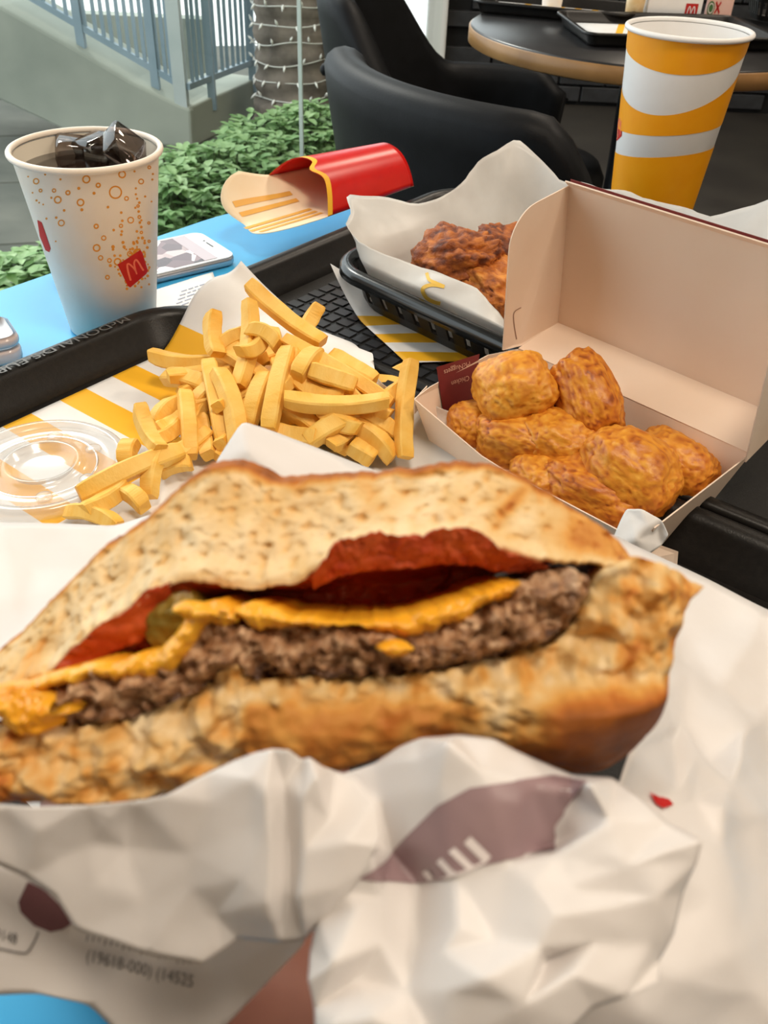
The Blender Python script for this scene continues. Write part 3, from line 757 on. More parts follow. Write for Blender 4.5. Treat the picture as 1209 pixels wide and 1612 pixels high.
# ------------------------------------------------------------------ bubble-print cola cup
LC = D(134, 230, .584); LH = LC.z - TZ; LC.z = TZ
lc = empty('paper_cup', LC, 'tall white paper cup printed with orange bubbles and a small red logo', 'cup')
RT, RB = .0468, .031
body = MB().lathe(LC, [(RB - .004, .004), (RB - .001, 0), (RB, .001), (RT, LH - .004)], 96).build('cup_wall', M['cup_white'], lc)
MB().lathe(LC, [(RT - .0009, LH - .004), (RB - .001, .010), (0, .010)], 96).build('cup_inside', M['cup_in'], lc)
rim = []
for k in range(13):
    a = math.radians(200 - 30 * k); rim.append((RT + .0012 + .0021 * math.cos(a), LH - .002 + .0021 * math.sin(a)))
MB().lathe(LC, rim, 96).build('rolled_rim', M['cup_white'], lc)
bv = bvh_of(body)
def zp(zx, zy): return zx / 1209 * 420, 180 + zy / 1439 * 500
rings = [(391,294,17,5),(553,272,16,5),(523,353,27,5),(164,303,13,4),(445,321,11,5),(245,345,9,4),(308,355,11,5),(262,387,16,5),(365,399,16,5),(278,492,14,4),(436,507,11,5),(470,560,11,4),(438,605,16,5),(456,650,11,4),(496,662,10,4),(592,479,14,4),(639,304,12,4),(620,231,9,4),(676,240,8,3),(487,738,10,4),(573,381,10,4),(533,668,16,5),(588,632,12,4),(548,505,9,4),(631,465,8,3),(625,415,7,3),(640,535,7,3),(675,575,7,3),(674,492,7,3),(184,345,8,3)]
dots = [(205,272,5),(274,294,5),(357,335,7),(426,357,7),(371,432,7),(291,435,6),(489,420,6),(233,378,5),(549,445,6),(554,482,6),(515,524,6),(512,600,8),(512,612,6),(552,530,6),(549,545,6),(557,580,7),(562,600,7),(500,685,7),(519,640,6),(545,640,6),(615,335,5),(615,362,5),(621,382,5),(631,400,6),(613,423,5),(628,440,6),(633,490,6),(640,510,6),(620,530,6),(627,560,6),(645,560,7),(606,585,7),(620,575,6),(655,583,6),(657,372,5),(686,395,4),(692,270,5),(690,295,5),(609,258,5),(675,770,5),(640,783,5),(575,790,6),(253,575,4),(255,468,6),(211,472,5),(166,390,5),(196,408,4),(178,400,4),(148,355,4),(640,480,5),(128,282,4)]
it = []
for x, y, r, w in rings:
    a, b = zp(x, y); e = 1 if x < 560 else .75
    it.append(ring_px(a, b, r * .347 * 1.12, max(1.9, w * .347 * 1.35)))
for x, y, r in dots:
    a, b = zp(x, y); it.append(disc_px(a, b, r * .347 * 1.05))
ed = [((184.6,416),(205,452.5)), ((205,452.5),(232.5,426)), ((220.5,393.3),(232.5,426)), ((184.6,416),(220.5,393.3))]
for p, q in ed:
    for k in range(7):
        t = (k + .5) / 7; it.append(disc_px(lerp(p[0], q[0], t) + random.uniform(-2.5, 2.5) + (4 if q[0] > 225 else -3 if q[0] < 210 else 0), lerp(p[1], q[1], t) + random.uniform(-2, 3), random.uniform(1.3, 2.4)))
for k in range(26): it.append(disc_px(random.gauss(212, 9), random.gauss(394, 9), random.uniform(1.2, 2.6)))
print_on('bubble_print', merge_px(it), bv, M['orange_ink'], lc, .00012)
print_on('logo_square', poly_px([(184.6,416),(192,412),(220.5,393.3),(224,398),(232.5,426),(230,431),(205,452.5),(201,450)], 5), bv, M['red_ink'], lc, .0002)
zz = lambda x, y: (180 + x / 1209 * 70, 380 + y / 1554 * 90)
mpx = merge_px([stroke_px([zz(440,1060), zz(375,840), zz(345,650), zz(385,605), zz(490,690), zz(560,780), zz(605,890)], 3.0, 2.4), stroke_px([zz(600,880), zz(555,720), zz(530,580), zz(580,495), zz(660,580), zz(720,690), zz(785,790)], 2.4, 3.0)])
print_on('logo_arches', mpx, bv, M['logo_pink'], lc, .00032)
print_on('logo_square', poly_px([(59,346),(66,350),(80,391),(78,397),(72,394),(63,372)], 3), bv, M['red_ink'], lc, .0002)
# cola and ice
ck = tag(MB().lathe(LC, [(0, LH - .014), (.034, LH - .0142), (.0445, LH - .0138), (.0440, LH - .018), (.031, .0145), (0, .0145)], 64).build('cola', M['cola']), 'dark cola filling the bubble-print cup', 'drink')
for i, (px, py, dz, rz, tilt, sx, lab) in enumerate([(118, 238, -.012, .3, .15, .015, 'ice cube floating at the left of the cola'), (150, 232, -.009, .9, -.2, .014, 'ice cube floating in the middle of the cola'), (196, 232, -.002, .5, .7, .015, 'tilted ice cube leaning on the cup wall above the cola'), (160, 246, -.013, 1.4, .1, .012, 'small ice cube nearest the front of the cola')]):
    q = P(px, py, LC.z + LH + dz)
    mm = Matrix.Rotation(rz, 3, 'Z') @ Matrix.Rotation(tilt, 3, 'Y') @ Matrix.Rotation(tilt * .6, 3, 'X')
    mb = MB(); mb.box(V((0, -sx * .8, 0)), V((0, sx * .8, 0)), sx * 1.7, sx * 1.1); mb.v = [q + mm @ v for v in mb.v]
    o = mb.build('ice_cube', M['ice'], bevel=.003); tag(o, lab, 'ice cube', 'ice cubes in the cola')

# ------------------------------------------------------------------ phone, receipt, pale slab
pc0, pc1, pc2 = P(366, 400, .757), P(322, 372, .757), P(262, 445, .757)
pe = (pc0 - pc1); pe.z = 0; pe.normalize(); pl_ = V((-pe.y, pe.x, 0))
if pl_.dot(pc2 - pc0) < 0: pl_ = -pl_
po = (pc0 + pc1) / 2 + pl_ * .069; po.z = TZ + .001
ph = empty('smartphone', po, 'white smartphone with a lit screen lying behind the bubble-print cup', 'phone')
def slab(name, o, ex, ey, a, b, r, h, m, parent, z0=0.0, rb=.0022):
    vs = []; n = 36
    for ins, z in ((rb, 0), (.0006, rb * .4), (0, rb), (0, h - rb), (.0006, h - rb * .4), (rb, h)):
        vs += [o + ex * x + ey * y + V((0, 0, z0 + z)) for x, y in rrect(a - ins, b - ins, r - ins, 8)]
    return mesh_obj(name, vs, grid_faces(6, n, False, True) + [tuple(range(n))[::-1], tuple(range(5 * n, 6 * n))], m, parent)
slab('body', po, pl_, pe, .069, .0335, .010, .0075, M['phone_metal'], ph)
slab('front_glass', po, pl_, pe, .0685, .033, .0098, .0008, M['phone_white'], ph, .0072, .0003)
m, nt, b = new_mat('phone_screen')
tcn = nt.nodes.new('ShaderNodeTexCoord'); vr = nt.nodes.new('ShaderNodeTexVoronoi'); vr.inputs['Scale'].default_value = 75
nt.links.new(tcn.outputs['Object'], vr.inputs['Vector']); rp = nt.nodes.new('ShaderNodeValToRGB'); cr = rp.color_ramp
for e, (p_, c) in zip([cr.elements[0], cr.elements[1], cr.elements.new(.4), cr.elements.new(.6)], [(0, srgb(58, 40, 42)), (1, srgb(206, 196, 196)), (.4, srgb(120, 96, 100)), (.6, srgb(168, 150, 150))]): e.position = p_; e.color = c
sp_ = nt.nodes.new('ShaderNodeSeparateXYZ'); nt.links.new(vr.outputs['Color'], sp_.inputs[0]); nt.links.new(sp_.outputs[0], rp.inputs[0])
nt.links.new(rp.outputs[0], b.inputs['Base Color']); nt.links.new(rp.outputs[0], b.inputs['Emission Color']); b.inputs['Emission Strength'].default_value = .25; b.inputs['Roughness'].default_value = .08
sq = lambda a0, a1, b0, b1, z: [po + pl_ * a0 + pe * b0 + V((0, 0, z)), po + pl_ * a1 + pe * b0 + V((0, 0, z)), po + pl_ * a1 + pe * b1 + V((0, 0, z)), po + pl_ * a0 + pe * b1 + V((0, 0, z))]
mesh_obj('screen', sq(-.052, .052, -.0295, .0295, .0081), [(0, 1, 2, 3)], m, ph)
mesh_obj('screen_banner', sq(-.052, -.040, -.0295, .0295, .00825), [(0, 1, 2, 3)], mat('screen_banner', srgb(188, 176, 184), rough=.1), ph)
mesh_obj('earpiece', sq(-.0615, -.0600, -.006, .006, .0082), [(0, 1, 2, 3)], M['dark_glass'], ph)
MB().lathe(po - pl_ * .0608 - pe * .010 + V((0, 0, .0081)), [(0, .0001), (.0012, .0001)], 12).build('front_camera', M['dark_glass'], ph)
MB().lathe(po + pl_ * .0605 + V((0, 0, .0081)), [(.0052, .0001), (.0060, .0002), (.0060, 0)], 24).build('home_button', M['phone_metal'], ph)

rc = [P(232, 462, .7512), P(335, 430, .7512), P(352, 480, .7512), P(236, 515, .7512)]
vs = []
for i in range(16):
    for j in range(16):
        a, b_ = i / 15, j / 15; p = (rc[0] * (1 - a) + rc[1] * a) * (1 - b_) + (rc[3] * (1 - a) + rc[2] * a) * b_
        vs.append(p + V((0, 0, .0010 + .0012 * max(0, noise.noise(p * 25)))))
rcp = mesh_obj('receipt', vs, grid_faces(16, 16), M['paper'], solid=.0001); tag(rcp, 'printed paper receipt lying between the phone and the near tray', 'paper')
bv = bvh_of(rcp); it = []
for k in range(7):
    t = .12 + k * .12
    a0 = (lerp(262, 240, t) + 26, lerp(455, 508, t) - 2); a1 = (lerp(330, 345, t), lerp(440, 476, t))
    segs = random.randint(3, 5); u = 0
    while u < .92:
        w = random.uniform(.08, .22); it.append(stroke_px([(lerp(a0[0], a1[0], u), lerp(a0[1], a1[1], u)), (lerp(a0[0], a1[0], min(1, u + w)), lerp(a0[1], a1[1], min(1, u + w)))], 1.5, n=3)); u += w + .05
print_on('receipt_print', merge_px(it), bv, mat('receipt_ink', srgb(150, 158, 178), rough=.7), rcp, .0003)

q = P(13, 512, .760); ax = P(46, 562, .760) - q; ax.z = 0; ax.normalize(); ay = V((-ax.y, ax.x, 0))
cs = q + ax * .021 - ay * .030; cs.z = TZ + .0005
sl_ = empty('small_case', cs, 'small pale pink glossy plastic case at the left photo edge beside the tray', 'case')
slab('case_base', cs, ay, ax, .030, .021, .010, .011, M['pale_pink'], sl_, rb=.003)
slab('case_lid', cs, ay, ax, .030, .021, .010, .008, M['pale_pink'], sl_, .0114, .003)

# ------------------------------------------------------------------ clear plastic drink lid
lcn = P(68, 738, .758); lcn.z = TZ + .0062
ld = empty('drink_lid', lcn, 'clear plastic drink lid lying on the liner left of the fries', 'lid')
MB().lathe(lcn, [(.0455, .000), (.0462, .0015), (.0462, .005), (.0445, .0065), (.041, .0066), (.0395, .0045), (.036, .0035), (.024, .0036), (.0225, .0055), (.0205, .0075), (.0185, .0072), (.017, .003), (.012, .0022), (0, .0022)], 72).build('lid_disc', M['lid_plastic'], ld)
for a in (40, 95, 200, 290, 340):
    c = lcn + V((.030 * math.cos(math.radians(a)), .030 * math.sin(math.radians(a)), .0034))
    MB().lathe(c, [(.0046, 0), (.0043, .0012), (.003, .0016), (0, .0017)], 20).build('press_button', M['lid_plastic'], ld)
MB().lathe(lcn, [(.0290, .0038), (.0297, .0044), (.0304, .0038)], 64).build('emboss_ring', M['lid_plastic'], ld)
# ================================================================== red fry carton
n0, n1 = P(503, 352, .774), P(658, 304, .774)
cl = (n1 - n0); clen = cl.length; cl.normalize(); cw = V((-cl.y, cl.x, 0)); cnr = V((0, 0, 1))
cw = (cw + V((0, 0, .20))).normalized(); cnr = cl.cross(cw).normalized()
if cnr.z < 0: cnr = -cnr
ct = empty('fry_carton', n0 + cl * .05 + cw * .04 - V((0, 0, .02)), 'empty red fry carton lying on its back beside the far tray', 'carton')
chw = lambda l: lerp(.041, .034, max(0, min(1, l / clen)))
cbase = lambda l, q: n0 + cl * l + cw * (.041 + q * chw(l))
def cfront(l, q): return cbase(l, q) + cnr * (.004 + lerp(.030, .024, max(0, l / clen)) * (1 - abs(q) ** 2.4))
def cback(l, q): return cbase(l, q) + cnr * (.004 - .012 * (1 - q * q) + (.016 * max(0, q) ** 2 * sstep(.02, -.05, l)))
nq, nl = 33, 24
lst = lambda q: .010 + .014 * (1 - q * q) - .012 * math.exp(-((q + .25) / .16) ** 2)
vs = []
for i in range(nl):
    for j in range(nq):
        q = j / (nq - 1) * 2 - 1; l = lerp(lst(q), clen, i / (nl - 1)); vs.append(cfront(l, q))
cf = mesh_obj('front_panel', vs, grid_faces(nl, nq), M['red_card'], ct, solid=.0006)
# yellow band along the scoop edge
vs = []
for d in (-.0005, .0055):
    for j in range(nq):
        q = j / (nq - 1) * 2 - 1; vs.append(cfront(lst(q) + d, q) + cnr * .0006)
mesh_obj('edge_band', vs, grid_faces(2, nq), M['yellow'], cf)
# back panel with rounded tab, cream inside
def tabl(q): return -.054 + .026 * abs(q) ** 7 + .003 * math.cos(q * 6)
vs = []
for i in range(nl):
    for j in range(nq):
        q = j / (nq - 1) * 2 - 1; l = lerp(tabl(q), clen, i / (nl - 1)); vs.append(cback(l, q))
cb = mesh_obj('back_panel', vs, grid_faces(nl, nq), mat('carton_inside', srgb(246, 222, 186), srgb(248, 228, 196), 40, rough=.5), ct, solid=.0006)
for q0, q1, la, lb in ((-.62, -.52, -.052, .02), (-.44, -.34, -.056, .02), (-.26, -.16, -.056, .02), (.18, .30, -.046, .02), (.42, .54, -.046, .02)):
    vs = []
    for i in range(12):
        for j in range(4): vs.append(cback(lerp(la, lb, i / 11), lerp(q0, q1, j / 3)) + cnr * .0007)
    mesh_obj('printed_bar', vs, grid_faces(12, 4), mat('carton_bar', srgb(236, 176, 80), rough=.5), cb)
# bottom end
vs = [cfront(clen, j / 16 * 2 - 1) for j in range(17)] + [cback(clen, j / 16 * 2 - 1) for j in range(17)]
mesh_obj('end_panel', vs, grid_faces(2, 17), M['red_card'], ct, smooth=False, solid=.0006)
# piece of the golden emblem wrapping over the crest
vs = []
for i in range(14):
    t = i / 13; l = lerp(.032, .075, t)
    for d in (0, 1): vs.append(cfront(l, .50 + .12 * math.sin(t * 2.4) + d * (.03 + .10 * math.sin(t * 3.1))) + cnr * .0007)
mesh_obj('emblem_curve', vs, grid_faces(14, 2), M['yellow'], cf)

# ================================================================== chicken basket
br0, br1 = P(505, 410, .794), P(806, 549, .794)
bx = (br1 - br0); bx.z = 0; bx.normalize(); by = V((-bx.y, bx.x, 0))
BA, BB, BR_ = .128, .112, .040
bo = br0 + bx * (BA - .004) + by * (BB + .003); bo.z = .7568
bk = empty('chicken_basket', bo, 'black plastic basket with slotted sides holding fried chicken', 'basket')
NS = 24
outl = lambda ins: rrect(BA - ins, BB - ins, max(BR_ - ins, .01), NS)
# even-spaced perimeter
def even(poly, n):
    L = [0]; m = len(poly)
    for i in range(m): L.append(L[-1] + math.dist(poly[i], poly[(i + 1) % m]))
    out = []; k = 0
    for i in range(n):
        s = L[-1] * i / n
        while L[k + 1] < s: k += 1
        t = (s - L[k]) / (L[k + 1] - L[k] or 1); a, b = poly[k], poly[(k + 1) % m]; out.append((lerp(a[0], b[0], t), lerp(a[1], b[1], t)))
    return out
NP = 144
lev = [(.024, 0), (.022, .002), (.017, .010), (.013, .024), (.010, .029), (.008, .032)]
vs = []
for ins, z in lev: vs += [bo + bx * x + by * y + V((0, 0, z)) for x, y in even(outl(ins), NP)]
fs = []
for i in range(len(lev) - 1):
    for j in range(NP):
        if i in (2, 3) and j % 3 == 0: continue
        fs.append((i * NP + j, i * NP + (j + 1) % NP, (i + 1) * NP + (j + 1) % NP, (i + 1) * NP + j))
vs.append(bo); fs += [((j + 1) % NP, j, len(vs) - 1) for j in range(NP)]
mesh_obj('basket_wall', vs, fs, M['black_plastic'], bk, smooth=False, solid=.0018)
vs = []; pr = [(.009, .030), (.0085, .035), (.006, .0375), (.001, .0375), (-.002, .035), (-.0025, .029), (-.0005, .029), (.001, .0335), (.006, .0335)]
for ins, z in pr: vs += [bo + bx * x + by * y + V((0, 0, z)) for x, y in even(outl(ins), NP)]
mesh_obj('basket_rim', vs, grid_faces(len(pr), NP, True, True), M['black_gloss'], bk)

# waxed paper: lines the basket, flares over the rim in uneven peaks
prj = lambda p: (604.5 + FPX * (p - CAM).dot(CR) / (p - CAM).dot(CF), 806 - FPX * (p - CAM).dot(CU) / (p - CAM).dot(CF))
npp = 160; rows = 26
inner = even(outl(.013), npp)
base = even(outl(.028), npp)
vs = []
# flare height and overhang by place along the perimeter: local (x, y) direction
def flare(x, y):
    a = math.degrees(math.atan2(y / BB, x / BA)) % 360          # 0 = right end, 90 = back, 180 = left end, 270 = near side
    key = [(0, .050, .030), (14, .100, .075), (22, .072, .055), (30, .104, .080), (37, .066, .050), (44, .088, .060), (51, .070, .040), (58, .046, .026), (66, .032, .020), (80, .030, .018), (100, .030, .014), (122, .026, .010), (136, .048, .022), (148, .040, .014), (165, .020, .010), (185, .016, .016), (203, .026, .044), (222, .014, .006), (232, .010, -.010), (250, .010, -.014), (270, .010, -.015), (283, .002, -.012), (292, -.009, -.010), (335, -.009, -.006), (346, .012, .0), (360, .030, .016)]
    for (a0, h0, o0), (a1, h1, o1) in zip(key, key[1:]):
        if a0 <= a <= a1:
            t = (a - a0) / (a1 - a0); return lerp(h0, h1, t), lerp(o0, o1, t)
for r in range(rows):
    for j in range(npp):
        (xi, yi), (xb, yb) = inner[j], base[j]; h, ov = flare(xi, yi); d = V((xi, yi, 0)).normalized()
        t = r / (rows - 1)
        if t < .3: k = t / .3; x, y, z = lerp(xb * .2, xb, k), lerp(yb * .2, yb, k), .004
        elif t < .62: k = (t - .3) / .32; x, y, z = lerp(xb, xi, k), lerp(yb, yi, k), lerp(.004, .0395, k)
        else:
            k = (t - .62) / .38; x, y, z = xi + d.x * ov * k ** 1.2, yi + d.y * ov * k ** 1.2, .0395 + h * k
        w = sstep(.2, .9, t)
        nn = noise.noise(V((x * 40, y * 40, z * 30))); n2 = noise.noise(V((x * 110, y * 110, z * 60 + 5)))
        off = (.0045 * nn + .0015 * n2) * w * (.35 + .65 * sstep(.55, .8, t))
        p = bo + bx * (x + d.x * off) + by * (y + d.y * off) + V((0, 0, z + .002 * nn * w)); vs.append(p)
bp_ = mesh_obj('basket_paper', vs, grid_faces(rows, npp, False, True), M['wax'], solid=.00012)
tag(bp_, 'crinkled white waxed paper lining the chicken basket', 'paper')

# ================================================================== fried pieces
def lump(name, c, size, rot, m, seed, lvl=5, a1=.16, f1=1.6, a2=.05, f2=5, a3=.0, f3=14, tone0=.45, toneamp=.5, label='', cat='', group=None, bend=0.0, taper=0.0):
    b = bmesh.new(); bmesh.ops.create_icosphere(b, subdivisions=lvl, radius=1.0)
    o = V((seed * 7.3, seed * 3.9, seed * 5.1)); vs, tone = [], []
    R = Matrix.Rotation(rot[2], 3, 'Z') @ Matrix.Rotation(rot[1], 3, 'Y') @ Matrix.Rotation(rot[0], 3, 'X')
    for v in b.verts:
        d = v.co.normalized()
        n1 = noise.noise(d * f1 + o); n2 = noise.noise(d * f2 + o * 2); n3 = noise.turbulence(d * f3 + o, 3, False) - .5 if a3 else 0
        r = 1 + a1 * n1 + a2 * n2 + a3 * n3
        # flatten towards a rounded slab
        q = V((d.x, d.y, d.z)); q = V((math.copysign(abs(q.x) ** .85, q.x), math.copysign(abs(q.y) ** .85, q.y), math.copysign(abs(q.z) ** .8, q.z)))
        p = V((q.x * size[0] * r, q.y * size[1] * r * (1 + taper * q.x), q.z * size[2] * r * (1 + taper * q.x)))
        p.z += bend * p.x * p.x / size[0]
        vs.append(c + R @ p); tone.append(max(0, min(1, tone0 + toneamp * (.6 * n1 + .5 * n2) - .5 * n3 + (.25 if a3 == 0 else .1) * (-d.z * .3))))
    fs = [tuple(v.index for v in f.verts) for f in b.faces]; b.free()
    ob = mesh_obj(name, vs, fs, m, tone=tone); tag(ob, label, cat, group); return ob
g = 'fried chicken pieces in the basket'
lump('fried_chicken', P(722, 412, .797), (.036, .027, .024), (.2, -.35, -.55), M['chicken'], 1, 5, .22, 2, .08, 5, .10, 7, .40, .4, 'large craggy fried chicken piece at the left of the basket', 'chicken', g, taper=-.3)
lump('fried_chicken', P(782, 455, .786), (.034, .024, .021), (.1, .1, -.9), M['chicken'], 2, 5, .2, 2, .08, 5, .11, 7, .16, .4, 'bright golden fried chicken piece nearest the nugget box lid', 'chicken', g)
lump('fried_chicken', P(800, 402, .797), (.030, .026, .020), (.3, .2, .4), M['chicken'], 3, 5, .2, 2, .08, 5, .10, 7, .5, .4, 'dark fried chicken piece half hidden behind the box lid', 'chicken', g)
lump('fried_chicken', bo + bx * .06 + by * .02 + V((0, 0, .034)), (.036, .03, .02), (.3, .2, .9), M['chicken'], 4, 4, .2, 2, .10, 6, .16, 9, .5, .5, 'fried chicken piece hidden behind the box lid', 'chicken', g)
pbv = bvh_of(bp_)
mk = merge_px([stroke_px([(672, 430), (676, 441), (688, 447), (700, 452)], 5, 5.5), stroke_px([(700, 452), (680, 449), (666, 455), (672, 468), (685, 475), (694, 477)], 5.5, 6)])
print_on('printed_arches', mk, pbv, mat('arch_print', srgb(226, 184, 74), rough=.5), bp_, .0006)

# ================================================================== nugget box
BH = .795; BF = .7574
bBL = V((.079, .504, BH)); bBR = V((.191, .396, BH)); bh_ = (bBR - bBL).normalized(); bg = V((-bh_.y, bh_.x, 0)); BD = .093; BLn = (bBR - bBL).length
bFL = bBL - bg * BD; bFR = bBR - bg * BD
ins = .010
cc_ = lambda p, sx, sy: V((p.x, p.y, BF)) + bh_ * (ins * sx) + bg * (ins * sy)
fBL, fBR, fFL, fFR = cc_(bBL, 1, -1), cc_(bBR, -1, -1), cc_(bFL, 1, 1), cc_(bFR, -1, 1)
bxo = empty('nugget_box', (fBL + fFR) / 2, 'open white card box with a maroon label, full of nuggets', 'box')
def panel(name, pts, th=.0007, m=None, parent=None, n=None):
    n = n or (pts[1] - pts[0]).cross(pts[2] - pts[0]).normalized()
    return MB().prism(pts, n * th).build(name, m or M['card'], parent or bxo, smooth=False)
ctr = (bBL + bFR) / 2
panel('box_floor', [fBL, fFL, fFR, fBR])
fw = lambda t, k: (fFL + (fFR - fFL) * t) * (1 - k) + (bFL + (bFR - bFL) * t) * k
panel('front_wall', [fFL, fFR, fw(1, .95), fw(.95, .62), fw(.40, .55), fw(.30, .58), bFL])
panel('back_wall', [fBR, fBL, bBL, bBR])
up1 = V((0, 0, .006))
lw_ = panel('left_wall', [fFL, bFL, bFL + bg * .012 + up1 * .5, bBL - bg * .030 + up1, bBL - bg * .006 + up1 * .2, bBL, fBL])
rw_ = panel('right_wall', [fFR, fBR, bBR, bBR - bg * .006, bFR + bg * .012, bFR])
# corner tab folded behind the left wall's top
panel('corner_fold', [bFL + bh_ * .0004 + V((0, 0, -.010)), bFL + bh_ * .0004, bFL + bg * .012 + up1 * .5 - bh_ * .002, bFL + bg * .010 - V((0, 0, .008)) - bh_ * .002], .0005)
# label on the inner face of the left wall, upside down
wn_ = (bFL - fFL).cross(fBL - fFL).normalized()
if wn_.dot(bh_) < 0: wn_ = -wn_
wo = PL(700, 600, fFL + wn_ * .0012, wn_)
lab = [PL(x, y, fFL + wn_ * .0011, wn_) for x, y in ((687, 578), (755, 557), (746, 633), (698, 648))]
lp = mesh_obj('printed_label', lab, [(0, 1, 2, 3)], M['card_out'], lw_, smooth=False)
wbv = BVHTree.FromPolygons([p for p in lab], [(0, 1, 2, 3)])
print_on('label_text', text_px('Chicken', (724, 599), (-8.6, 3.0), (1.4, 11.0)), wbv, M['card_text'], lw_, .0003)
print_on('label_text', text_px('McNuggets', (719, 579), (-9.2, 3.2), (1.4, 11.0)), wbv, M['card_text'], lw_, .0003)
# lid: back wall, panel, left and right flaps, tucked front
th = math.radians(8); lwv = bg * math.cos(th) + V((0, 0, math.sin(th))); lpv = V((0, 0, math.cos(th))) - bg * math.sin(th)
LW, LH_ = .040, .091
j0, j1 = bBL + lwv * LW, bBR + lwv * LW
lid = panel('lid_back_wall', [bBL, bBR, j1, j0])
panel('lid_panel', [j0, j1, j1 + lpv * LH_, j0 + lpv * LH_])
def flap(o, sgn):
    """side flap with a rounded outer top corner"""
    pts = [o, o + lpv * LH_]; R_ = .022
    FWd = LW + .012; c = o + lpv * (LH_ - R_) - lwv * (FWd - R_)
    for k in range(9):
        a = math.radians(90 * k / 8); pts.append(c + lpv * R_ * math.cos(a) - lwv * R_ * math.sin(a))
    pts.append(o - lwv * FWd + lpv * .004 - bh_ * .002 * sgn); pts.append(o - lwv * LW * .9 + lpv * .0005)
    return [p - bh_ * (.06 * (p - o).dot(lwv) * -1) * sgn * .4 for p in pts]
fl_ = panel('lid_side_flap', flap(j0, 1)); panel('lid_side_flap', flap(j1, -1))
panel('lid_front_wall', [j0 + lpv * LH_, j1 + lpv * LH_, j1 + lpv * (LH_ + .004) - lwv * .004, j0 + lpv * (LH_ + .004) - lwv * .004], .0008)
panel('lid_outer_print', [j0 + lpv * (LH_ * .2) + lwv * .0012, j1 + lpv * (LH_ * .2) + lwv * .0012, j1 + lpv * (LH_ + .003) + lwv * .0012, j0 + lpv * (LH_ + .003) + lwv * .0012], .0004, M['card_out'])
# crease line of the lock tab on the left flap
print_on('tab_crease', stroke_px([(820, 484), (809, 492), (809, 510), (813, 534)], 1.4, 1.4, 16), bvh_of(fl_), mat('crease', srgb(150, 116, 96), rough=.7), bxo, .0002)
g = 'chicken nuggets in the open box'
NG = [((812, 612), .804, (.0225, .0215, .0180), (.35, -.1, .2), 'round pale-topped nugget on top beside the maroon label'),
      ((922, 628), .803, (.028, .0175, .0185), (.1, .55, -1.05), 'tall leaning nugget nearest the box lid'),
      ((756, 672), .776, (.0215, .018, .015), (.1, .1, .3), 'golden nugget against the left wall of the box'),
      ((816, 691), .781, (.0255, .019, .0165), (.1, -.1, -.35), 'craggy nugget below the round one, near the front wall'),
      ((884, 694), .786, (.024, .019, .0165), (.2, .1, -.2), 'amber nugget in the middle of the box'),
      ((995, 742), .787, (.0275, .0215, .0185), (.15, .25, -.75), 'large nugget right of the middle, in front'),
      ((1060, 731), .781, (.0245, .0175, .016), (.1, .1, -.6), 'rightmost nugget in the far corner of the box'),
      ((935, 775), .774, (.030, .019, .0165), (.1, .05, -.55), 'long nugget half hidden by the burger'),
      ((868, 748), .772, (.024, .019, .014), (0, 0, .4), 'nugget wedged low between the others behind the burger')]
for i, (pp, z, s, r, l) in enumerate(NG):
    lump('chicken_nugget', P(pp[0], pp[1], z), s, r, M['nugget'], i + 11, 5, .17, 1.3, .06, 4.4, .035, 10, .30 + .12 * (i in (1, 7)) - .12 * (i == 0), .28, l, 'nugget', g)

# ================================================================== amber wave-print cup
YC = V((.237, .845, .757)); YH = .169; YRT, YRB = .050, .036
yc = empty('paper_cup', YC, 'tall amber and white wave-print paper cup behind the nugget box', 'cup')
yr = lambda z: lerp(YRB, YRT, (z - .758) / (YH - .004)) + .0002
ybody = MB().lathe(YC, [(YRB - .004, .004), (YRB - .001, 0), (YRB, .001), (YRT, YH - .003)], 96).build('cup_wall', M['cup_white2'], yc)
MB().lathe(YC, [(YRT - .0009, YH - .003), (YRB - .001, .010), (0, .010)], 96).build('cup_inside', M['cup_white2'], yc)
rim = [(YRT + .0012 + .0022 * math.cos(math.radians(200 - 30 * k)), YH - .0015 + .0022 * math.sin(math.radians(200 - 30 * k))) for k in range(13)]
MB().lathe(YC, rim, 96).build('rolled_rim', M['cup_white2'], yc)
fa = math.atan2(-YC.y, -YC.x)
def wave(c, a, ph, a2=0): return lambda p: c + a * math.sin(p - ph) + a2 * math.cos(2 * p)
w1 = lambda p: min(.921, .912 - .0136 * math.cos(p) + .0016 * math.sin(p)); w2t = lambda p: min(.8892 + .0099 * math.sin(p) - .022 * math.cos(p), w1(p) - .008); w2b = wave(.8495, .0062, math.radians(-5)); w3 = wave(.8295, .0075, math.radians(-20))
for lo, hi in ((w1, lambda p: .9225), (w2b, w2t), (lambda p: .7700 + .012 * math.sin(p + 2.0), w3)):
    vs = []; K = 120
    for i in range(K):
        p = 2 * math.pi * i / K; pp = (p + math.pi) % (2 * math.pi) - math.pi
        for k in range(7):
            z = lerp(lo(p), hi(p), k / 6); r = yr(z) + .00012; vs.append(V((YC.x + r * math.cos(fa + p), YC.y + r * math.sin(fa + p), z)))
    mesh_obj('amber_band', vs, grid_faces(K, 7, True, False), M['cup_yellow'], yc)
ybv = bvh_of(ybody)
print_on('logo_square', poly_px([(970, 181), (980, 180), (979, 214), (969, 224)], 3), ybv, M['red_ink'], yc, .0003)
print_on('logo_arches', merge_px([stroke_px([(972.5, 218), (974, 195), (976, 186), (977, 200)], 1.2, n=10), stroke_px([(977, 212), (978, 195), (979, 190)], 1.0, n=8)]), ybv, M['logo_pink'], yc, .00045)

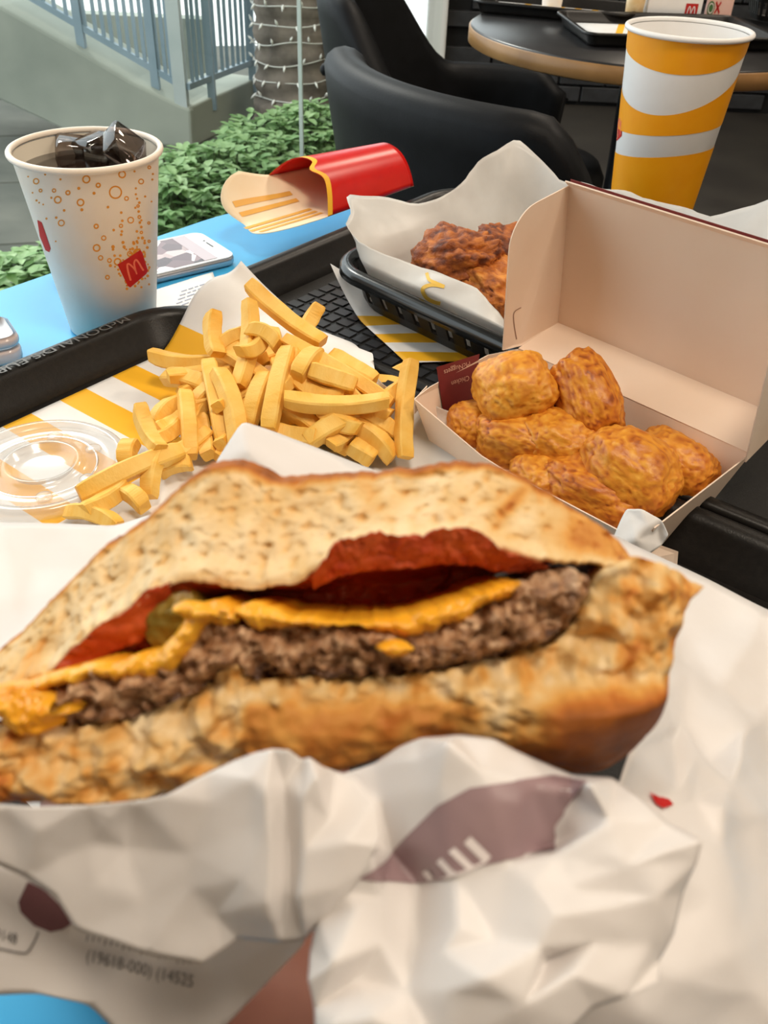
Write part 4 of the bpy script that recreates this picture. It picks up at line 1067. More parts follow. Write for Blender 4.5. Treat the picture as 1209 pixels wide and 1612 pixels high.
# ================================================================== french fries
def fry_mesh(L, w, bend, twist, seed):
    nr = 14; k = 8; vs, tone = [], []
    for i in range(nr):
        t = i / (nr - 1); x = (t - .5) * L; e = 1 - .16 * (abs(2 * t - 1) ** 10); ca = twist * (t - .5)
        for j in range(k):
            a = 2 * math.pi * (j + .5) / k; cx, cy = ((1, .78), (.78, 1), (-.78, 1), (-1, .78), (-1, -.78), (-.78, -1), (.78, -1), (1, -.78))[j]
            y, z = cx * w / 2 * e, cy * w * .46 * e; y, z = y * math.cos(ca) - z * math.sin(ca), y * math.sin(ca) + z * math.cos(ca)
            nn = noise.noise(V((x * 60 + seed, j * .9, seed * 2)))
            vs.append((x, y * (1 + .10 * nn), z * (1 + .10 * nn) + bend * (x * x / (L * L / 4) - .33) * 1.0))
            tone.append(max(0, min(1, .26 + .35 * nn + .22 * abs(2 * t - 1) ** 6)))
    fs = grid_faces(nr, k, False, True) + [tuple(range(k))[::-1], tuple(range((nr - 1) * k, nr * k))]
    me = bpy.data.meshes.new('french_fry'); me.from_pydata(vs, [], fs); me.materials.append(M['fry'])
    at = me.attributes.new('tone', 'FLOAT', 'POINT'); at.data.foreach_set('value', tone); me.update()
    return me
FM = [fry_mesh(.08, random.uniform(.0078, .0096), random.choice((0, .002, .004, -.003, .006, -.005)), random.uniform(-.5, .5), s) for s in range(14)]
fry_pos = []
def fry(p, q, label, roll=None, var=None, wid=1.0):
    o = bpy.data.objects.new('french_fry', FM[random.randrange(14) if var is None else var]); COL.objects.link(o)
    d = q - p; s, u, dd = frame_from(d); r = random.uniform(-.6, .6) if roll is None else roll
    y = s * math.cos(r) + u * math.sin(r); z = -s * math.sin(r) + u * math.cos(r)
    y = z.cross(dd)
    L = d.length
    k = L / .08; kw = wid
    o.matrix_world = Matrix(((dd.x * k, y.x * kw, z.x * kw, (p.x + q.x) / 2), (dd.y * k, y.y * kw, z.y * kw, (p.y + q.y) / 2), (dd.z * k, y.z * kw, z.z * kw, (p.z + q.z) / 2), (0, 0, 0, 1)))
    tag(o, label, 'fry', 'french fries piled on the tray liner'); fry_pos.append((p, q)); return o
GEN = 'golden french fry buried in the body of the heap'
FR = [ # px, py, height above the tray floor (m) at both ends
 (392, 452, .066, 508, 544, .044, 'long fry slanting down the curled paper at the top of the heap'),
 (398, 478, .062, 380, 612, .030, 'thick upright fry at the top left of the heap'),
 (333, 496, .050, 340, 562, .034, 'short upright fry standing nearest the tray rim'),
 (238, 566, .018, 370, 570, .026, 'fry pointing left, farthest left of the upper heap'),
 (258, 590, .018, 330, 606, .024, 'short curved fry pointing left over the yellow bar'),
 (395, 513, .056, 440, 540, .050, 'blunt stub of a fry facing forward near the top'),
 (453, 546, .050, 421, 674, .024, 'broad upright fry in the centre of the heap'),
 (499, 486, .050, 474, 530, .040, 'small fry tip poking up right of the slanting fry'),
 (446, 532, .050, 616, 634, .030, 'long fry crossing the heap down to the right'),
 (448, 634, .034, 612, 636, .034, 'level fry across the right half of the heap'),
 (328, 566, .036, 352, 692, .014, 'upright fry in the left front of the heap'),
 (348, 578, .040, 381, 708, .014, 'upright fry touching the white paper point'),
 (291, 614, .026, 301, 716, .008, 'straight fry standing left of the front pair'),
 (124, 774, .012, 288, 706, .018, 'long low fry reaching left toward the clear lid'),
 (108, 800, .006, 190, 824, .006, 'lowest fry at the left, cut by the wrapper edge'),
 (134, 808, .008, 196, 764, .010, 'flat fry lying just under the long low fry'),
 (190, 768, .010, 228, 794, .008, 'short fry stub beside the burger crust'),
 (207, 692, .014, 196, 728, .008, 'short fry tip left of the bent fry'),
 (240, 662, .014, 288, 626, .020, 'fry leaning up to the right, left flank of the heap'), (250, 680, .012, 300, 650, .016, 'fry just below the left-flank one, half covered'), (236, 700, .010, 282, 668, .014, 'lowest fry of the left flank above the bent fry'),
 (419, 586, .040, 388, 668, .020, 'narrow fry left of the broad central one'), (466, 588, .044, 502, 550, .048, 'short fry rising to the right above the level fry'), (488, 583, .044, 560, 608, .038, 'fry end pointing right under the long crossing fry'),
 (498, 636, .030, 562, 682, .020, 'fry sloping down right beneath the level fry'), (482, 694, .018, 556, 654, .026, 'fry rising right in the right front of the heap'), (520, 706, .014, 560, 668, .020, 'stubby fry crossing under the right front fry'),
 (556, 662, .022, 622, 718, .008, 'fry sloping down to the right front corner'), (643, 570, .046, 634, 722, .008, 'pale upright fry at the right end against the nugget box'),
 (606, 628, .026, 644, 600, .032, 'thin fry tip touching the pale upright fry'), (570, 650, .024, 630, 684, .014, 'fry sloping under the pale upright fry'), (440, 640, .026, 506, 676, .018, 'fry in the shadowed hollow at the front centre'), (552, 700, .014, 588, 724, .008, 'short fry at the front right by the burger crust'),
 (430, 680, .016, 500, 690, .018, 'level fry low at the front centre'), (350, 640, .020, 430, 600, .030, 'fry rising right behind the upright pair'), (300, 640, .014, 350, 600, .026, 'fry behind the straight fry on the left'), (470, 560, .044, 440, 620, .034, 'fry leaning behind the broad central fry'),
 (520, 560, .040, 590, 600, .032, 'fry below the long crossing fry, right of centre'), (460, 600, .036, 540, 630, .030, 'fry crossing the middle of the heap'), (540, 610, .034, 610, 660, .022, 'fry under the right end of the level fry'), (380, 560, .046, 420, 530, .050, 'short fry behind the blunt stub near the top'),
 (340, 545, .036, 400, 520, .044, 'fry behind the short upright one by the rim'), (330, 540, .030, 390, 560, .036, 'level fry behind the upright pair at the top left'), (270, 720, .008, 330, 680, .012, 'low fry behind the straight fry, left front'), (250, 740, .006, 300, 725, .010, 'low fry resting on the liner by the bent fry'), (315, 660, .012, 330, 720, .006, 'short fry standing between the left front fries'), (410, 640, .022, 470, 660, .020, 'low fry beside the white paper point')]
for i, (x0, y0, h0, x1, y1, h1, lb) in enumerate(FR):
    fry(P(x0, y0, .757 + h0), P(x1, y1, .757 + h1), lb or GEN, roll=random.uniform(-.8, .8), wid=1.1 if lb else 1.0)
fry(P(218, 645, .757 + .030), P(250, 712, .757 + .020), 'bent fry standing up at the left of the heap, upper half', var=2); fry(P(249, 706, .757 + .020), P(232, 780, .757 + .006), 'bent fry at the left of the heap, lower half by the burger crust', var=3)
rr = random.Random(5)
for k in range(46):                                        # the body of the heap underneath
    a = rr.uniform(0, 6.283); r = math.sqrt(rr.random())
    c = P(445 + 150 * r * math.cos(a), 640 + 62 * r * math.sin(a), .757); top = .030 * (1 - r * r)
    b = rr.uniform(0, 6.283); L = rr.uniform(.05, .075); z = rr.uniform(.006, .008 + top); dz = rr.uniform(-.008, .008) * (1 if z > .014 else .2)
    d = V((math.cos(b), math.sin(b), 0)) * L / 2
    fry(V((c.x, c.y, .757 + z)) - d - V((0, 0, dz)), V((c.x, c.y, .757 + z)) + d + V((0, 0, dz)), GEN)
# ================================================================== the bitten burger held up close
BD0 = .135; MP = BD0 / FPX
def BP(x, y, d=0.0): return D(x, y, BD0) + CF * d
bur = empty('cheeseburger', BP(560, 1240, .04), 'half-eaten cheeseburger with a bite taken out, held close up front', 'burger')
def layer(name, top, bot, m, relief, depth, ns=220, nf=60, nb=14, base=0.0, tone=None, dome=1.0, ends=.15, parent=None, jt=0.0, jb=0.0):
    """a slab of the burger: top and bottom edge of the bitten face (photo pixels), relief of that face, rounded body behind"""
    T, B = catmull(top, ns), catmull(bot, ns); vs, tn = [], []; n = nf + nb
    wob = lambda x, o: noise.noise(V((x / 34, o, 1))) + .6 * noise.noise(V((x / 13, o, 5))) + .35 * noise.noise(V((x / 6, o, 9)))
    T = [(x, y + jt * wob(x, 2 + jt)) for x, y in T]; B = [(x, y + jb * wob(x, 7 + jb)) for x, y in B]
    for i in range(ns):
        s = i / (ns - 1); e = min(1.0, min(s, 1 - s) / ends) if ends else 1; dp = depth * math.sqrt(max(.02, 1 - (1 - e) ** 2)); (tx, ty), (bx_, by_) = T[i], B[i]
        for j in range(nf):
            t = j / (nf - 1); x, y = lerp(bx_, tx, t), lerp(by_, ty, t)
            vs.append(BP(x, y, base + relief(s, t, x, y))); tn.append(tone(s, t, x, y) if tone else .5)
        p0 = base + relief(s, 1, tx, ty); p1 = base + relief(s, 0, bx_, by_)
        for j in range(nb):
            a = (j + 1) / (nb + 1); th_ = math.pi * a
            t = .5 + .5 * math.cos(th_) * (1 - .12 * math.sin(th_) * dome); d0 = lerp(p0, p1, a)
            sx = 1 - .10 * math.sin(th_)
            x, y = lerp(bx_, tx, t), lerp(by_, ty, t); x = 540 + (x - 540) * sx
            vs.append(BP(x, y, d0 + dp * math.sin(th_))); tn.append(.95)
    fs = grid_faces(ns, n, False, True) + [tuple(range(n))[::-1], tuple(range((ns - 1) * n, ns * n))]
    return mesh_obj(name, vs, fs, m, parent or bur, tone=tn if tone else None)
N3 = lambda x, y, s, o=0: noise.noise(V((x / s, y / s, o)))
def pores(x, y, o=0):
    a = noise.noise(V((x / 9.0, y / 8.0, o))); b = noise.noise(V((x / 18.0, y / 15.0, o + 3)))
    return max(0, a - .12) * .6 + max(0, b - .10) * 1.7
top_t = [(-70,1045),(-35,1012),(0,978),(30,945),(85,885),(120,855),(150,835),(205,790),(250,745),(300,716),(350,711),(385,724),(420,740),(470,737),(540,734),(600,730),(680,722),(740,712),(800,719),(850,739),(900,767),(950,799),(990,829),(1020,857),(1034,885)]
top_b = [(-70,1150),(-35,1120),(0,1092),(40,1080),(75,1062),(105,1030),(140,1003),(195,968),(235,935),(280,918),(330,922),(380,930),(430,926),(490,908),(525,878),(560,862),(640,857),(700,853),(745,851),(790,872),(840,884),(890,888),(935,890),(985,893),(1030,890)]
def rel_top(s, t, x, y):
    d = .004 + .011 * t + .0016 * N3(x, y, 90) + .0009 * N3(x, y, 30, 2)
    d += .0011 * pores(x, y) * sstep(1.0, .9, t) * sstep(0, .12, t)
    d += .006 * sstep(.90, 1.0, t) ** 2 - .0022 * math.exp(-((t - .08) / .1) ** 2)
    return d
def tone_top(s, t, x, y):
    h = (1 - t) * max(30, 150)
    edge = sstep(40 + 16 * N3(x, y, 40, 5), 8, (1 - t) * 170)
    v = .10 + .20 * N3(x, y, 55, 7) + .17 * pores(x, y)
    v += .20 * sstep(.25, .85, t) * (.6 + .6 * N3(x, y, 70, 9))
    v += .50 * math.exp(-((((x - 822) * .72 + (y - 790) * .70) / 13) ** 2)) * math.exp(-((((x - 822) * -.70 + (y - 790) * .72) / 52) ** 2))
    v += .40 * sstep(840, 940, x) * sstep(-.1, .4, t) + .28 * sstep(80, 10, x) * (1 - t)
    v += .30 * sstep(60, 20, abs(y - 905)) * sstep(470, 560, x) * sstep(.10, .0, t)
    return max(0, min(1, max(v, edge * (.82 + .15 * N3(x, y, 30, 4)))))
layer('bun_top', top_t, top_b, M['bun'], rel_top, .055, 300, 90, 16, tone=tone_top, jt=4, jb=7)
# ketchup soaked into the torn lower edge of the crumb
def smear(pts, w0): return [(x, y - w) for (x, y), w in zip(pts, w0)]
layer('ketchup_smear', smear([(490,910),(525,884),(560,868),(640,862),(700,858),(745,858),(790,880),(840,892),(868,896)], [4,22,26,20,24,26,18,10,2]), [(490,930),(525,915),(560,905),(640,898),(700,892),(745,892),(790,902),(840,905),(868,902)], M['smear'], lambda s, t, x, y: .0004 + .004 * (1 - t) + .0010 * N3(x, y, 22) + .0006 * N3(x, y, 9, 4), .004, 120, 24, 6, base=.0006, jt=8, jb=5)
layer('ketchup_smear', [(70,1066),(100,1030),(140,996),(190,962),(232,930),(262,918)], [(72,1086),(104,1066),(145,1040),(195,1018),(232,1000),(262,950)], M['smear'], lambda s, t, x, y: .0012 + .004 * (1 - t) + .0010 * N3(x, y, 22), .004, 90, 20, 6, base=.0006, jt=6, jb=5)

# ketchup-red hollow under the crown
ket_t = [(40,1078),(75,1058),(105,1026),(140,998),(195,962),(235,930),(280,914),(330,918),(380,926),(430,922),(490,903),(525,872),(560,857),(640,852),(700,848),(745,848),(790,868),(840,880),(885,890)]
ket_b = [(50,1100),(80,1095),(110,1075),(150,1058),(200,1045),(245,1030),(290,1005),(330,985),(380,970),(430,972),(490,980),(525,982),(560,984),(640,980),(700,968),(745,950),(790,930),(840,915),(885,905)]
layer('ketchup', ket_t, ket_b, M['ketchup'], lambda s, t, x, y: .0045 + .0145 * sstep(.95, .30, t) * sstep(250, 420, x) + .0030 * sstep(.95, .4, t) + .0012 * N3(x, y, 28) + .0006 * N3(x, y, 11, 2), .035, 160, 36, 8, base=.002)

# patty in two visible stretches
def rel_pat(s, t, x, y): return -.0005 - .0028 * math.sin(math.pi * t) + .0034 * N3(x, y, 34) + .0022 * N3(x, y, 16, 3) + .0010 * N3(x, y, 8, 6)
def tone_pat(s, t, x, y): return max(0, min(1, .30 + .55 * N3(x, y, 22, 2) + .35 * N3(x, y, 9, 8) + .5 * sstep(.30, .02, t) + .12))
pat_t = [(86,1068),(120,1055),(170,1050),(220,1045),(270,1035),(300,1005),(320,978),(350,972),(385,985),(420,990),(470,984),(520,978),(570,985),(620,995),(670,992),(720,975),(765,958),(800,930),(840,908),(880,900),(925,905)]
pat_b = [(92,1128),(120,1142),(170,1138),(220,1128),(265,1108),(310,1090),(345,1078),(380,1072),(420,1066),(460,1064),(500,1066),(550,1066),(600,1064),(650,1058),(700,1050),(750,1042),(800,1030),(840,1018),(880,1000),(905,978),(922,945)]
layer('beef_patty', pat_t, pat_b, M['patty'], rel_pat, .045, 260, 46, 10, base=.0015, tone=tone_pat, jt=9, jb=7)

# cheese: left fold with a drip, middle tongue, long right strip
def rel_ch(s, t, x, y): return -.0016 * math.sin(math.pi * t) + .0010 * N3(x, y, 26) + .0006 * N3(x, y, 10, 4) - .0010
layer('cheese_slice', [(-20,1078),(30,1075),(80,1058),(130,1046),(180,1038),(230,1028),(265,1010),(285,985),(310,955),(340,945),(372,960)], [(-20,1112),(30,1118),(80,1080),(130,1070),(180,1064),(225,1066),(268,1058),(300,1020),(325,988),(345,978),(376,976)], M['cheese'], rel_ch, .03, 130, 16, 6, base=-.0002, jt=6, jb=9)
layer('cheese_drip', [(-10,1082),(18,1080),(45,1078),(75,1085),(95,1098)], [(-8,1100),(20,1132),(48,1150),(74,1146),(96,1118)], M['cheese'], rel_ch, .006, 50, 20, 5, base=-.002)
layer('cheese_slice', [(372,955),(395,948),(420,955),(470,968),(530,974),(590,974),(640,966),(690,952),(735,938),(770,925),(800,915),(815,914)], [(376,968),(398,988),(425,990),(470,984),(530,985),(590,990),(640,1000),(690,990),(735,968),(770,950),(800,936),(816,922)], M['cheese'], rel_ch, .03, 150, 16, 6, base=.0002, jt=5, jb=9)
layer('cheese_crumb', [(596,1010),(615,1001),(635,1003),(650,1012)], [(598,1016),(615,1026),(636,1025),(650,1016)], M['cheese'], rel_ch, .003, 30, 10, 4, base=-.003)
layer('cheese_tongue', [(280,950),(300,942),(325,948),(350,960)], [(285,962),(305,975),(330,975),(352,968)], M['cheese'], rel_ch, .004, 30, 10, 4, base=-.0015)
layer('pickle_slice', [(212,978),(222,945),(245,928),(270,925),(290,938),(300,955)], [(214,1005),(228,1026),(250,1022),(272,1012),(290,995),(302,975)], M['pickle'], lambda s, t, x, y: .0025 - .002 * math.sin(math.pi * t) * math.sin(math.pi * s) + .0008 * N3(x, y, 16), .012, 50, 24, 6, base=.0025)

# heel of the bun: torn crumb on the left, toasted crust in the middle, smooth brown crust on the right
bot_t = [(-70,1150),(-20,1146),(40,1148),(95,1146),(150,1142),(205,1132),(260,1112),(310,1088),(345,1060),(375,1045),(400,1068),(450,1070),(520,1070),(590,1069),(650,1064),(710,1056),(770,1046),(830,1030),(880,1012),(915,975),(935,930),(955,900),(985,885),(1020,880),(1062,892),(1105,910),(1138,928)]
bot_b = [(-70,1282),(-20,1278),(40,1280),(95,1284),(150,1284),(205,1276),(260,1262),(310,1240),(355,1222),(400,1214),(440,1222),(480,1232),(530,1228),(590,1210),(650,1190),(710,1176),(770,1182),(820,1205),(870,1220),(920,1231),(965,1224),(1008,1200),(1042,1158),(1060,1108),(1064,1060),(1090,1005),(1140,936)]
def crust_bot(x, y):
    c = sstep(0, 50, y - (1052 + .25 * max(0, 900 - x))) * sstep(760, 830, x + .35 * (y - 1100))
    c *= 1 - .8 * math.exp(-(((x - 800) / 55) ** 2 + ((y - 1130) / 45) ** 2))
    mid = sstep(372, 400, x) * sstep(800, 700, x) * sstep(1085, 1120, y + 10 * N3(x, y, 25))
    return c, mid
def rel_bot(s, t, x, y):
    c, mid = crust_bot(x, y); rough = 1 - max(c, mid)
    d = -.0035 * math.sin(math.pi * t) - .0090 * c * sstep(0, .5, t) * sstep(1.0, .5, t) + .0010 * N3(x, y, 80)
    d += rough * (.0030 * N3(x, y, 38) + .0008 * N3(x, y, 17, 3) + .0006 * pores(x, y, 11)) + .0006 * mid * N3(x, y, 22)
    d += .010 * sstep(1030, 1130, x) + .004 * sstep(.12, 0, t)
    return d
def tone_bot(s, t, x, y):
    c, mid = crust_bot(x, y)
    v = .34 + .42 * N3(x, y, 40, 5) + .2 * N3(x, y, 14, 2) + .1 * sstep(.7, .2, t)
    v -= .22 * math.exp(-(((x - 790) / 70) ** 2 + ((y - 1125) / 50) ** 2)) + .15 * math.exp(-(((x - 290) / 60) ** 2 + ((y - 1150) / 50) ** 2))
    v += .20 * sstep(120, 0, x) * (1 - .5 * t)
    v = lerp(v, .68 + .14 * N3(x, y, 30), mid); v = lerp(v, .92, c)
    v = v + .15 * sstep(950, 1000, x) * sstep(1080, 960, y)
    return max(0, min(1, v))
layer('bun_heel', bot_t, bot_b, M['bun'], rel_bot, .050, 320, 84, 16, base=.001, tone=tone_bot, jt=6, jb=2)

# ================================================================== wrapper folded round the burger and the hand below it
wr = empty('burger_wrapper', BP(560, 1560, .02), 'crumpled white paper wrapper folded round the held burger', 'wrapper')
# left pocket: lit lip along the top, pleats gathered at its right
o1 = [(-80,1278,.124),(0,1268,.124),(70,1270,.123),(130,1271,.122),(210,1263,.122),(262,1250,.121),(330,1217,.122),(370,1196,.122),(400,1186,.121),(430,1182,.120),(456,1186,.119),(476,1200,.121),(488,1198,.119),(508,1210,.120),(530,1214,.124),(560,1222,.124),(592,1262,.121),(600,1318,.119),(592,1336,.118),(575,1372,.119),(545,1410,.121),(505,1450,.124),(478,1480,.126),(440,1484,.128),(372,1480,.131),(350,1500,.133),(318,1520,.134),(230,1500,.134),(118,1462,.134),(90,1412,.132),(40,1378,.131),(-80,1330,.130)]
i1 = [(60,1310,.124),(140,1330,.127),(200,1335,.129),(260,1300,.123),(330,1265,.121),(395,1230,.118),(392,1300,.119),(380,1380,.122),(372,1430,.125),(420,1250,.1165),(425,1330,.118),(418,1420,.121),(448,1240,.120),(452,1330,.1225),(450,1410,.124),(480,1260,.1165),(478,1340,.1175),(470,1410,.1195),(520,1290,.119),(545,1330,.117),(520,1400,.119),(300,1400,.128),(230,1420,.131),(150,1390,.130),(300,1340,.125),(340,1440,.130),(170,1290,.1225),(500,1230,.1165)]
k = len(o1)
f1 = [(k + 5, k + 6), (k + 6, k + 7), (k + 7, k + 8), (8, k + 5), (k + 9, k + 10), (k + 10, k + 11), (9, k + 9), (k + 12, k + 13), (k + 13, k + 14), (11, k + 12), (k + 15, k + 16), (k + 16, k + 17), (12, k + 15), (k + 15, k + 18), (k + 18, k + 19), (k + 1, k + 2), (k + 2, k + 24), (k + 24, k + 4)]
belly = lambda pts, y0, k: [(x, y, d - k * max(0, y - y0)) for x, y, d in pts]   # lower folds swell toward the holder
o1, i1 = belly(o1, 1290, .00003), belly(i1, 1290, .00003)
sh1 = sheet('pocket_fold', o1, i1, f1, M['wrap'], wr, sub=3, amp=.0007, freq=90, seed=1, smooth_it=1, deep=.85)
# printed sheet below it, facing down, with the codes
o2 = [(-90,1330,.140),(60,1370,.140),(200,1400,.141),(340,1440,.140),(470,1455,.138),(482,1486,.138),(430,1540,.141),(352,1612,.147),(330,1650,.150),(200,1640,.150),(140,1580,.147),(60,1562,.146),(-90,1570,.146)]
i2 = [(40,1480,.142),(140,1480,.143),(240,1500,.142),(320,1530,.141),(380,1520,.1385),(130,1540,.146),(260,1580,.146)]
sh2 = sheet('printed_fold', o2, i2, [], M['wrap'], wr, sub=3, amp=.0006, freq=70, seed=2, deep=.5)
# right bundle
o3 = [(486,1500,.123),(500,1440,.121),(540,1400,.119),(585,1345,.118),(560,1300,.121),(522,1225,.125),(540,1220,.127),(590,1205,.126),(630,1180,.125),(665,1164,.124),(720,1158,.123),(780,1164,.124),(840,1190,.125),(900,1218,.126),(960,1222,.125),(1000,1252,.122),(1050,1298,.119),(1110,1328,.116),(1104,1360,.116),(1080,1410,.117),(1062,1470,.119),(1036,1512,.121),(1034,1548,.120),(985,1568,.119),(930,1582,.120),(905,1608,.121),(860,1660,.124),(700,1680,.124),(560,1680,.124),(494,1650,.124),(490,1590,.124),(480,1545,.121)]
i3 = [(705,1170,.118),(690,1240,.118),(640,1330,.121),(612,1335,.124),(600,1260,.124),(660,1200,.121),(760,1215,.118),(830,1230,.119),(900,1240,.121),(930,1235,.117),(870,1330,.122),(878,1345,.116),(800,1360,.116),(720,1385,.117),(660,1388,.122),(900,1400,.114),(880,1440,.113),(1040,1420,.114),(990,1370,.1145),(960,1290,.1165),(840,1390,.114),(600,1410,.119),(560,1430,.118),(720,1460,.116),(660,1480,.121),(600,1485,.119),(520,1520,.118),(560,1540,.122),(700,1495,.117),(850,1490,.115),(860,1500,.119),(780,1480,.117),(940,1480,.116),(1020,1490,.118),(900,1530,.116),(700,1560,.118),(760,1540,.115),(640,1560,.121),(820,1580,.117),(590,1600,.119),(520,1610,.121)]
k = len(o3)
f3 = [(k, k + 1), (k + 1, k + 2), (10, k), (k + 11, k + 12), (k + 12, k + 13), (k + 13, k + 14), (k + 10, k + 11), (k + 11, k + 15), (k + 15, k + 16), (k + 16, k + 17), (k + 9, k + 19), (k + 19, k + 18), (k + 18, 17), (k + 29, k + 31), (k + 28, k + 31), (k + 23, k + 28), (k + 29, k + 32), (k + 21, k + 22), (k + 35, k + 36), (k + 24, k + 25), (k + 26, k + 27)]
o3, i3 = belly(o3, 1420, .00005), belly(i3, 1420, .00005)
sh3 = sheet('crumpled_fold', o3, i3, f3, M['wrap'], wr, sub=3, amp=.0008, freq=85, seed=3, smooth_it=1, deep=1.25)
# sheet spread out to the right behind the burger, lying toward the tray
o4 = [(960,840,.30),(1030,872,.30),(1120,915,.295),(1209,962,.29),(1300,1010,.28),(1320,1300,.24),(1320,1700,.17),(1000,1700,.15),(880,1640,.140),(900,1500,.136),(960,1300,.140),(1000,1180,.150),(960,1040,.20),(940,930,.26)]
i4 = [(1080,1000,.265),(1209,1080,.258),(1070,1060,.235),(1130,1085,.240),(1209,1130,.247),(1080,1130,.215),(1180,1150,.222),(1060,1165,.195),(1120,1195,.205),(1209,1215,.225),(1100,1190,.185),(1150,1230,.185),(1209,1290,.195),(1060,1240,.168),(1090,1260,.172),(1130,1330,.165),(1180,1400,.170),(1209,1480,.165),(1120,1420,.152),(1150,1500,.150),(1200,1570,.155),(1080,1540,.142),(1020,1600,.140),(1100,1620,.148),(1140,1270,.172)]
k = len(o4)
f4 = [(k + 2, k + 3), (k + 3, k + 4), (k + 7, k + 10), (k + 10, k + 11), (k + 11, k + 12), (k + 5, k + 6), (k + 15, k + 16), (k + 16, k + 17), (k + 18, k + 19), (k + 19, k + 20)]
sh4 = sheet('spread_fold', o4, i4, f4, M['wrap'], wr, sub=3, amp=.0020, freq=45, seed=4, smooth_it=1)
# flap rising behind the burger on the left, and its pointed corner in front of the fries
o5 = [(-120,820,.25),(0,822,.25),(90,825,.25),(180,829,.25),(262,800,.25),(330,742,.255),(380,664,.26),(430,680,.262),(545,722,.265),(660,770,.265),(700,860,.25),(600,1000,.22),(300,1050,.20),(-120,1080,.20)]
i5 = [(60,900,.238),(170,900,.236),(390,712,.252),(460,760,.25),(300,860,.235),(30,980,.222),(480,880,.235)]
sh5 = sheet('back_flap', o5, i5, [(6, len(o5) + 2)], M['wrap'], wr, sub=3, amp=.0007, freq=40, seed=5)

# print on the wrapper
b3 = bvh_of(sh3); b2 = bvh_of(sh2); b4 = bvh_of(sh4)
print_on('mauve_print', poly_px([(566,1382),(600,1360),(640,1318),(690,1268),(740,1240),(800,1232),(870,1222),(925,1232),(900,1262),(872,1300),(876,1340),(820,1348),(760,1362),(700,1386),(650,1392),(600,1388)], 7), b3, M['mauve_ink'], wr, .0003)
it = []
for (x0, y0), (x1, y1), w in [((736,1320),(768,1352),15),((712,1336),(742,1366),12),((694,1352),(716,1376),10),((672,1368),(684,1384),9)]: it.append(stroke_px([(x0, y0), (x1, y1)], w, w, 8))
it += [stroke_px([(768,1352),(742,1366),(716,1376),(684,1386)], 5, 4, 14)]
print_on('pale_stripe_print', merge_px(it), b3, M['white_ink'], wr, .0005)
print_on('plum_print', poly_px([(45,1386),(70,1398),(95,1422),(114,1452),(100,1461),(80,1465),(55,1455),(34,1434),(30,1418)], 6), b2, M['plum_ink'], wr, .0004)
it = [text_px('(19618-000) (14525', (222, 1522), (21.0, 5.2), (4.0, -27)), merge_px([stroke_px([(140 + 9.5 * k, 1473 + 2.3 * k - 4), (138 + 9.5 * k, 1473 + 2.3 * k + 6 - (k % 3) * 2)], 2.2, 1.6, 3) for k in range(18)]), text_px('9148', (12, 1472), (17, 4.6), (3, -24))]
it += [stroke_px([(-20,1484),(0,1490),(36,1497),(46,1494),(56,1478),(62,1464)], 2.6, 2.6, 20)]
print_on('code_print', merge_px(it), b2, M['grey_ink'], wr, .0005)
print_on('red_print', poly_px([(1018,1246),(1030,1252),(1050,1260),(1056,1268),(1040,1274),(1028,1266)], 4), b4, M['red_ink'], wr, .0006)

# ------------------------------------------------------------------ the hand that holds it
def hand():
    o = BP(545, 1705, .040)
    X, Y, Z = CR, CF, CU                    # right, away, up as the holder sees it
    q = lambda x, y, z: o + X * x + Y * y + Z * z
    pts, rad, ed = [], [], []
    def chain(start, ps, rs):
        prev = start
        for p, r in zip(ps, rs):
            pts.append(p); rad.append(r); i = len(pts) - 1
            if prev is not None: ed.append((prev, i))
            prev = i
        return prev
    palm = chain(None, [q(0, .020, -.012)], [.026])
    wrist = chain(palm, [q(.012, .000, -.050), q(.03, -.03, -.11), q(.06, -.07, -.20)], [.025, .027, .032])
    kn = []
    for i, (x, L) in enumerate(((-.034, .9), (-.012, 1.0), (.012, .95), (.033, .78))):
        a = chain(palm, [q(x, .048, -.004)], [.0125]); kn.append(a)
        chain(a, [q(x * 1.05, .048 + .036 * L, .012), q(x * 1.08, .048 + .050 * L, .036 * L), q(x * 1.05, .048 + .046 * L, .056 * L)], [.0090, .0082, .0066])
    th_ = chain(palm, [q(-.034, .006, -.004)], [.0145])
    chain(th_, [q(-.056, .010, .016), q(-.060, .024, .038), q(-.056, .036, .054)], [.0112, .0100, .0080])
    me = bpy.data.meshes.new('hand'); c = o
    me.from_pydata([tuple(p - c) for p in pts], ed, []); me.materials.append(M['skin'])
    ob = bpy.data.objects.new('hand', me); COL.objects.link(ob); ob.location = c
    md = ob.modifiers.new('skin', 'SKIN'); md.use_smooth_shade = True; md.branch_smoothing = .3
    for v, r in zip(me.skin_vertices[0].data if me.skin_vertices else [], rad): v.radius = (r, r)
    return ob, rad
hd, rad = hand()
if not hd.data.skin_vertices:
    bm = bmesh.new(); bm.from_mesh(hd.data); bm.verts.layers.skin.verify(); bm.to_mesh(hd.data); bm.free()
for i, v in enumerate(hd.data.skin_vertices[0].data): v.radius = (rad[i], rad[i]); v.use_root = (i == 0)
sb = hd.modifiers.new('sub', 'SUBSURF'); sb.levels = 2; sb.render_levels = 2
tag(hd, 'hand in shadow holding the wrapped burger from below', 'hand')

